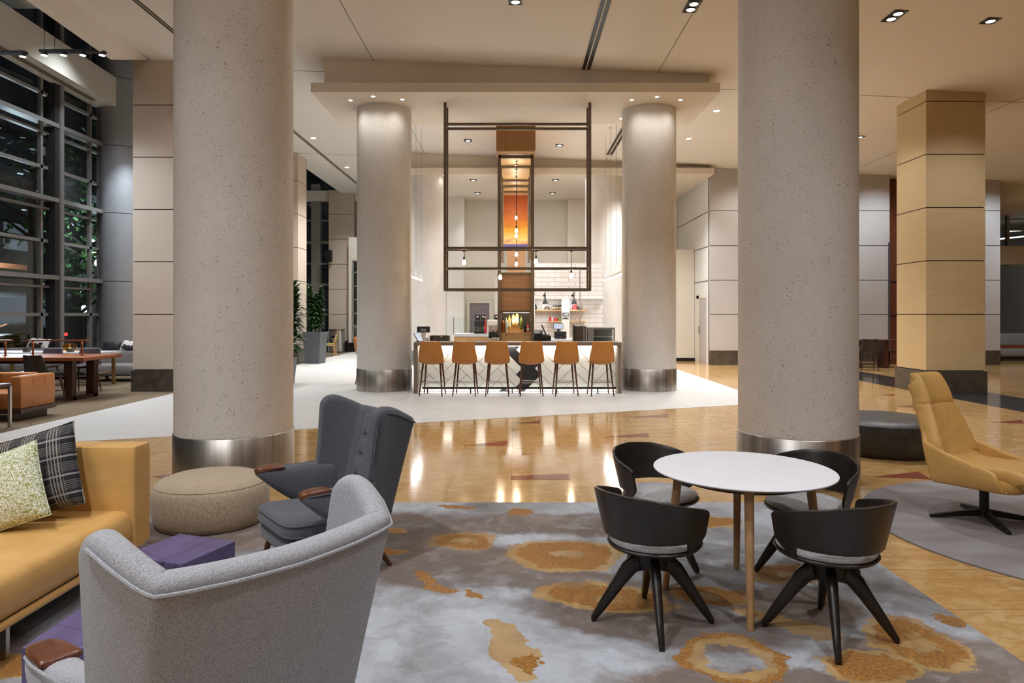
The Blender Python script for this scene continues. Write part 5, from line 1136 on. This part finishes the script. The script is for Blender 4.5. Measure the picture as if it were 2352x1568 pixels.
pillow('throw_pillow', 'navy leather cushion on top of the tweed armchair back', 'navy', .46, .24, .14, (-10.28, 17.42, .83), (R(-12), 0, 0), 'cushions on the tweed seats')
pillow('throw_pillow', 'white triangle print cushion beside the pillar at left', 'patterned', .50, .28, .14, (-9.78, 17.42, .85), (R(-30), R(6), 0), 'cushions on the tweed seats')
pillow('throw_pillow', 'black and white printed cushion behind the communal table lamp', 'patterned', .56, .28, .14, (-12.55, 18.0, .89), (R(-25), R(5), 0), 'cushions on the tweed seats')
t = T('leather_loveseat', 'orange brown leather loveseat with patchwork panels at left', 'sofa', (-8.63, 10.85, ZC))
cushionbox(-1.4, .88, -.42, .20, .19, .44, 'seat', 'orange_leather', t, .006, 18, 72, .022); cushionbox(-1.4, .80, .18, .40, .19, .70, 'backrest', 'orange_leather', t, .006, 18, 72, .022); cushionbox(.88, 1.06, -.38, .40, .19, .69, 'armrest', 'orange_leather', t, .006, 18, 72, .022)
m = MB()
for y in (-.12, .14): m.box(1.058, 1.064, y-.003, y+.003, .22, .66)
m.box(1.058, 1.064, -.36, .36, .43, .436); m.build('seam', 'red_brown', t, smooth=0)
box(-1.45, 1.07, -.40, .42, .12, .19).build('frame', 'table_leg', t, smooth=0, bevel=.006)
for x in (-1.3, .9): box(x-.04, x+.04, -.36, .38, 0, .12).build('leg', 'table_leg', t, smooth=0)
pillow('throw_pillow', 'dark striped cushion on the orange loveseat at picture edge', 'plaid', .42, .40, .14, (-8.42, 10.78, .63), (R(-25), 0, R(15)))
t = T('side_table', 'steel framed side table with dark top at the left edge', 'side table', (-7.72, 9.75, ZC)); box(-.36, .36, -.25, .25, .60, .64).build('table_top', 'table_leg', t, smooth=0, bevel=.004)
for y in (-.23, .23):
    for x in (-.34, .34): box(x-.018, x+.018, y-.018, y+.018, 0, .60).build('leg', 'steel', t, smooth=0)
    box(-.34, .34, y-.018, y+.018, .565, .60).build('rail', 'steel', t, smooth=0)

# ------------------------------------------------------------------ plants, café chairs, recycling bin behind the left column
def planter(label, loc, w0, w1, h, rz, fol, seed, n, hh, spread, leaf):
    rnd = random.Random(seed); t = T('potted_plant', label, 'plant', loc, rz, 'potted dracaenas')
    m = MB(); a, b = w0/2, w1/2
    m.loft([[(-a, -a, 0), (a, -a, 0), (a, a, 0), (-a, a, 0)], [(-b, -b, h), (b, -b, h), (b, b, h), (-b, b, h)], [(-b+.04, -b+.04, h), (b-.04, -b+.04, h), (b-.04, b-.04, h), (-b+.04, b-.04, h)], [(-b+.05, -b+.05, h-.06), (b-.05, -b+.05, h-.06), (b-.05, b-.05, h-.06), (-b+.05, b-.05, h-.06)]], True); m.build('planter', 'planter', t, smooth=0, bevel=.008)
    box(-b+.05, b-.05, -b+.05, b-.05, h-.1, h-.05).build('soil', 'soil', t, smooth=0)
    m = MB(); st = MB()
    for s in range(fol):
        a0 = s*2.4+rnd.random(); bx, by = .12*cos(a0), .12*sin(a0); tx, ty = spread*cos(a0)*(.6+.4*rnd.random()), spread*sin(a0)*(.6+.4*rnd.random()); H_ = hh*(1, .93, .72, .85)[s % 4]
        st.tube([(bx, by, h-.06), (bx*1.2, by*1.2, h+H_*.3), (tx, ty, h+H_*.9)], [.022, .018, .012], 8)
        for k in range(n):
            q = .12+.88*k/n; zc = h+H_*q; c = Vector((lerp(bx, tx, q), lerp(by, ty, q), zc)); a = k*2.39996+s; up = lerp(.15, 1.1, q**3); L = leaf*(.75+.4*rnd.random())*(1-.3*q**6)
            d = Vector((cos(a), sin(a), up+rnd.gauss(0, .3))).normalized(); sd = d.cross(Vector((0, 0, 1))).normalized()*L*.17; mid = c+d*L*.5+Vector((0, 0, .01)); tip = c+d*L+Vector((0, 0, -L*.28))
            m.add([c-sd*.5, c+sd*.5, mid+sd, tip, mid-sd], [(0, 1, 2, 4), (4, 2, 3)])
    st.build('stem', 'bark', t); m.build('foliage', 'leaf', t, smooth=0)
planter('tall tapered slate planter with bushy dracaena behind the left column', (-6.73, 23.05, .004), .50, .64, 1.06, R(-8), 6, 4, 200, 1.50, .27, .25)
planter('dracaena in a planter mostly hidden by the big left column', (-5.46, 16.2, .004), .36, .46, .62, R(0), 4, 9, 110, 1.75, .30, .40)
def cafe_chair(label, loc, rz, proto=None):
    t = T('cafe_chair', label, 'chair', loc, rz, 'beech cafe chairs with olive seats')
    for x in (-.2, .2): MB().bar((x, .2, 0), (x, .2, .44), .04).build('leg', 'beech', t, smooth=0); MB().loft([[(x-.02, -.24, 0), (x+.02, -.24, 0), (x+.02, -.2, 0), (x-.02, -.2, 0)], [(x-.02, -.22, .45), (x+.02, -.22, .45), (x+.02, -.17, .45), (x-.02, -.17, .45)], [(x-.02, -.30, .84), (x+.02, -.30, .84), (x+.02, -.27, .84), (x-.02, -.27, .84)]]).build('leg', 'beech', t, smooth=0)
    box(-.22, .22, -.22, .22, .40, .45).build('seat_frame', 'beech', t, smooth=0); box(-.2, .2, -.19, .21, .45, .49).build('seat_pad', 'green_cushion', t, smooth=0, bevel=.012)
    m = MB(); m.loft([[(-.18, -.215, .52), (.18, -.215, .52), (.18, -.18, .52), (-.18, -.18, .52)], [(-.18, -.295, .82), (.18, -.295, .82), (.18, -.26, .82), (-.18, -.26, .82)]]); m.build('back_pad', 'green_cushion', t, smooth=0, bevel=.008); MB().bar((-.2, -.285, .83), (.2, -.285, .83), .03, .03).build('top_rail', 'beech', t, smooth=0)
cafe_chair('beech chair with olive seat half behind the grey planter', (-7.72, 26.6, ZC), R(95)); cafe_chair('beech chair with olive seat in front of the recycling bin', (-7.42, 27.4, ZC), R(95))
t = T('cafe_table', 'small beech table behind the tall planter', 'table', (-8.35, 26.5, ZC)); box(-.4, .4, -.4, .4, .88, .92).build('table_top', 'beech', t, smooth=0); MB().tube([(0, 0, 0), (0, 0, .88)], .04, 12).build('column', 'black', t); MB().lathe([(.28, 0), (.27, .02), (.04, .03)], n=24).build('base', 'black', t)
t = T('recycling_bin', 'stainless recycling bin with black arrows symbol by the far pillar', 'bin', (-7.75, 29.7, ZC))
m = MB(); m.loft([supz(0, 0, .34, .28, z, 32, 3) for z in (.04, .95)]); m.build('body', 'steel', t, smooth=50); m = MB(); m.loft([supz(0, 0, .35, .29, z, 32, 3) for z in (.95, 1.0)]); m.build('lid', 'dark_steel', t, smooth=50); m = MB(); m.loft([supz(0, 0, .31, .25, z, 24, 3) for z in (0, .04)]); m.build('foot', 'black', t)
box(.16, .17, -.284, -.276, .08, .92).build('door_gap', 'black', t, smooth=0)
m = MB()
for k in range(3):
    a = R(90+120*k)
    def q(r, da): return (r*cos(a+R(da))-.06, -.283, .55+r*sin(a+R(da)))
    m.add([q(.12, -42), q(.12, 18), q(.19, 14), q(.19, -30)], [(0, 1, 2, 3)]); m.add([q(.09, 18), q(.15, 56), q(.215, 16)], [(0, 1, 2)])
m.build('recycling_symbol', 'black', t, smooth=0, solid=.004)
t = T('wall_speaker', 'small black loudspeaker high on the end window frame', 'loudspeaker', tuple(W(756, 588, 30.2))); box(-.13, .13, -.1, .1, -.25, .25).build('cabinet', 'black_plastic', t, smooth=0, bevel=.01); box(-.02, .02, .1, .55, -.02, .02).build('bracket', 'black', t, smooth=0)
t = T('window_4', 'g', 'g', (0, 0, 0)); del t['label'], t['category']; t['kind'] = 'structure'
x0, x1 = (812-PX)*29.9/F, -6.3; box(x0, x1, 29.93, 29.98, .42, 4.0).build('window_pane', 'mirror', t, smooth=0); m = MB()
for z in (.5, 1.1, 1.7, 2.3, 2.9, 3.5, 4.0): m.box(x0-.05, x1, 29.9, 29.99, z-.02, z+.02)
m.box(x0-.06, x0, 29.9, 29.99, .42, 4.0); m.build('window_frame', 'mullion', t, smooth=0)

# ------------------------------------------------------------------ right hand side beyond the column
t = T('high_counter', 'thin dark wood counter against the grey panels at right', 'counter', (11.4, 21.2, 0)); box(-1.3, .95, -.3, .3, .83, .87).build('table_top', 'table_leg', t, smooth=0)
for x in (-.75, .05): box(x-.06, x+.06, -.2, .2, 0, .83).build('leg', 'table_leg', t, smooth=0)
s4 = bar_stool('black stool at the thin counter left of the oak pillar', (10.45, 20.2, 0), R(-14), 'dark_leather', 'black_wood_leg', .84, 'black stools at the thin counter')
again(s4, 'black stool at the thin counter, mostly hidden by the column', (9.75, 20.6, 0), R(-75))
t = T('lounge_sofa', 'grey sofa far away at the right picture edge', 'sofa', (18.4, 24.6, 0)); cushionbox(-1.2, 1.2, -.4, .4, .15, .5, 'seat', 'tweed', t); cushionbox(-1.2, 1.2, .3, .55, .15, .95, 'backrest', 'tweed', t); box(-1.15, 1.15, -.35, .5, .05, .15).build('base', 'black', t, smooth=0)
for x in (-1.05, 1.05): box(x-.04, x+.04, -.3, .45, 0, .05).build('leg', 'black', t, smooth=0)
t = T('glass_divider', 'pale steel edged divider post before the far grey sofa', 'divider', (16.35, 23.2, 0)); box(-.08, .08, -.05, .05, 0, 1.02).build('post', 'steel', t, smooth=0); box(.08, 2.4, -.02, .02, .5, .62).build('rail', 'red_brown', t, smooth=0); box(2.3, 2.4, -.04, .04, 0, .62).build('post', 'steel', t, smooth=0)
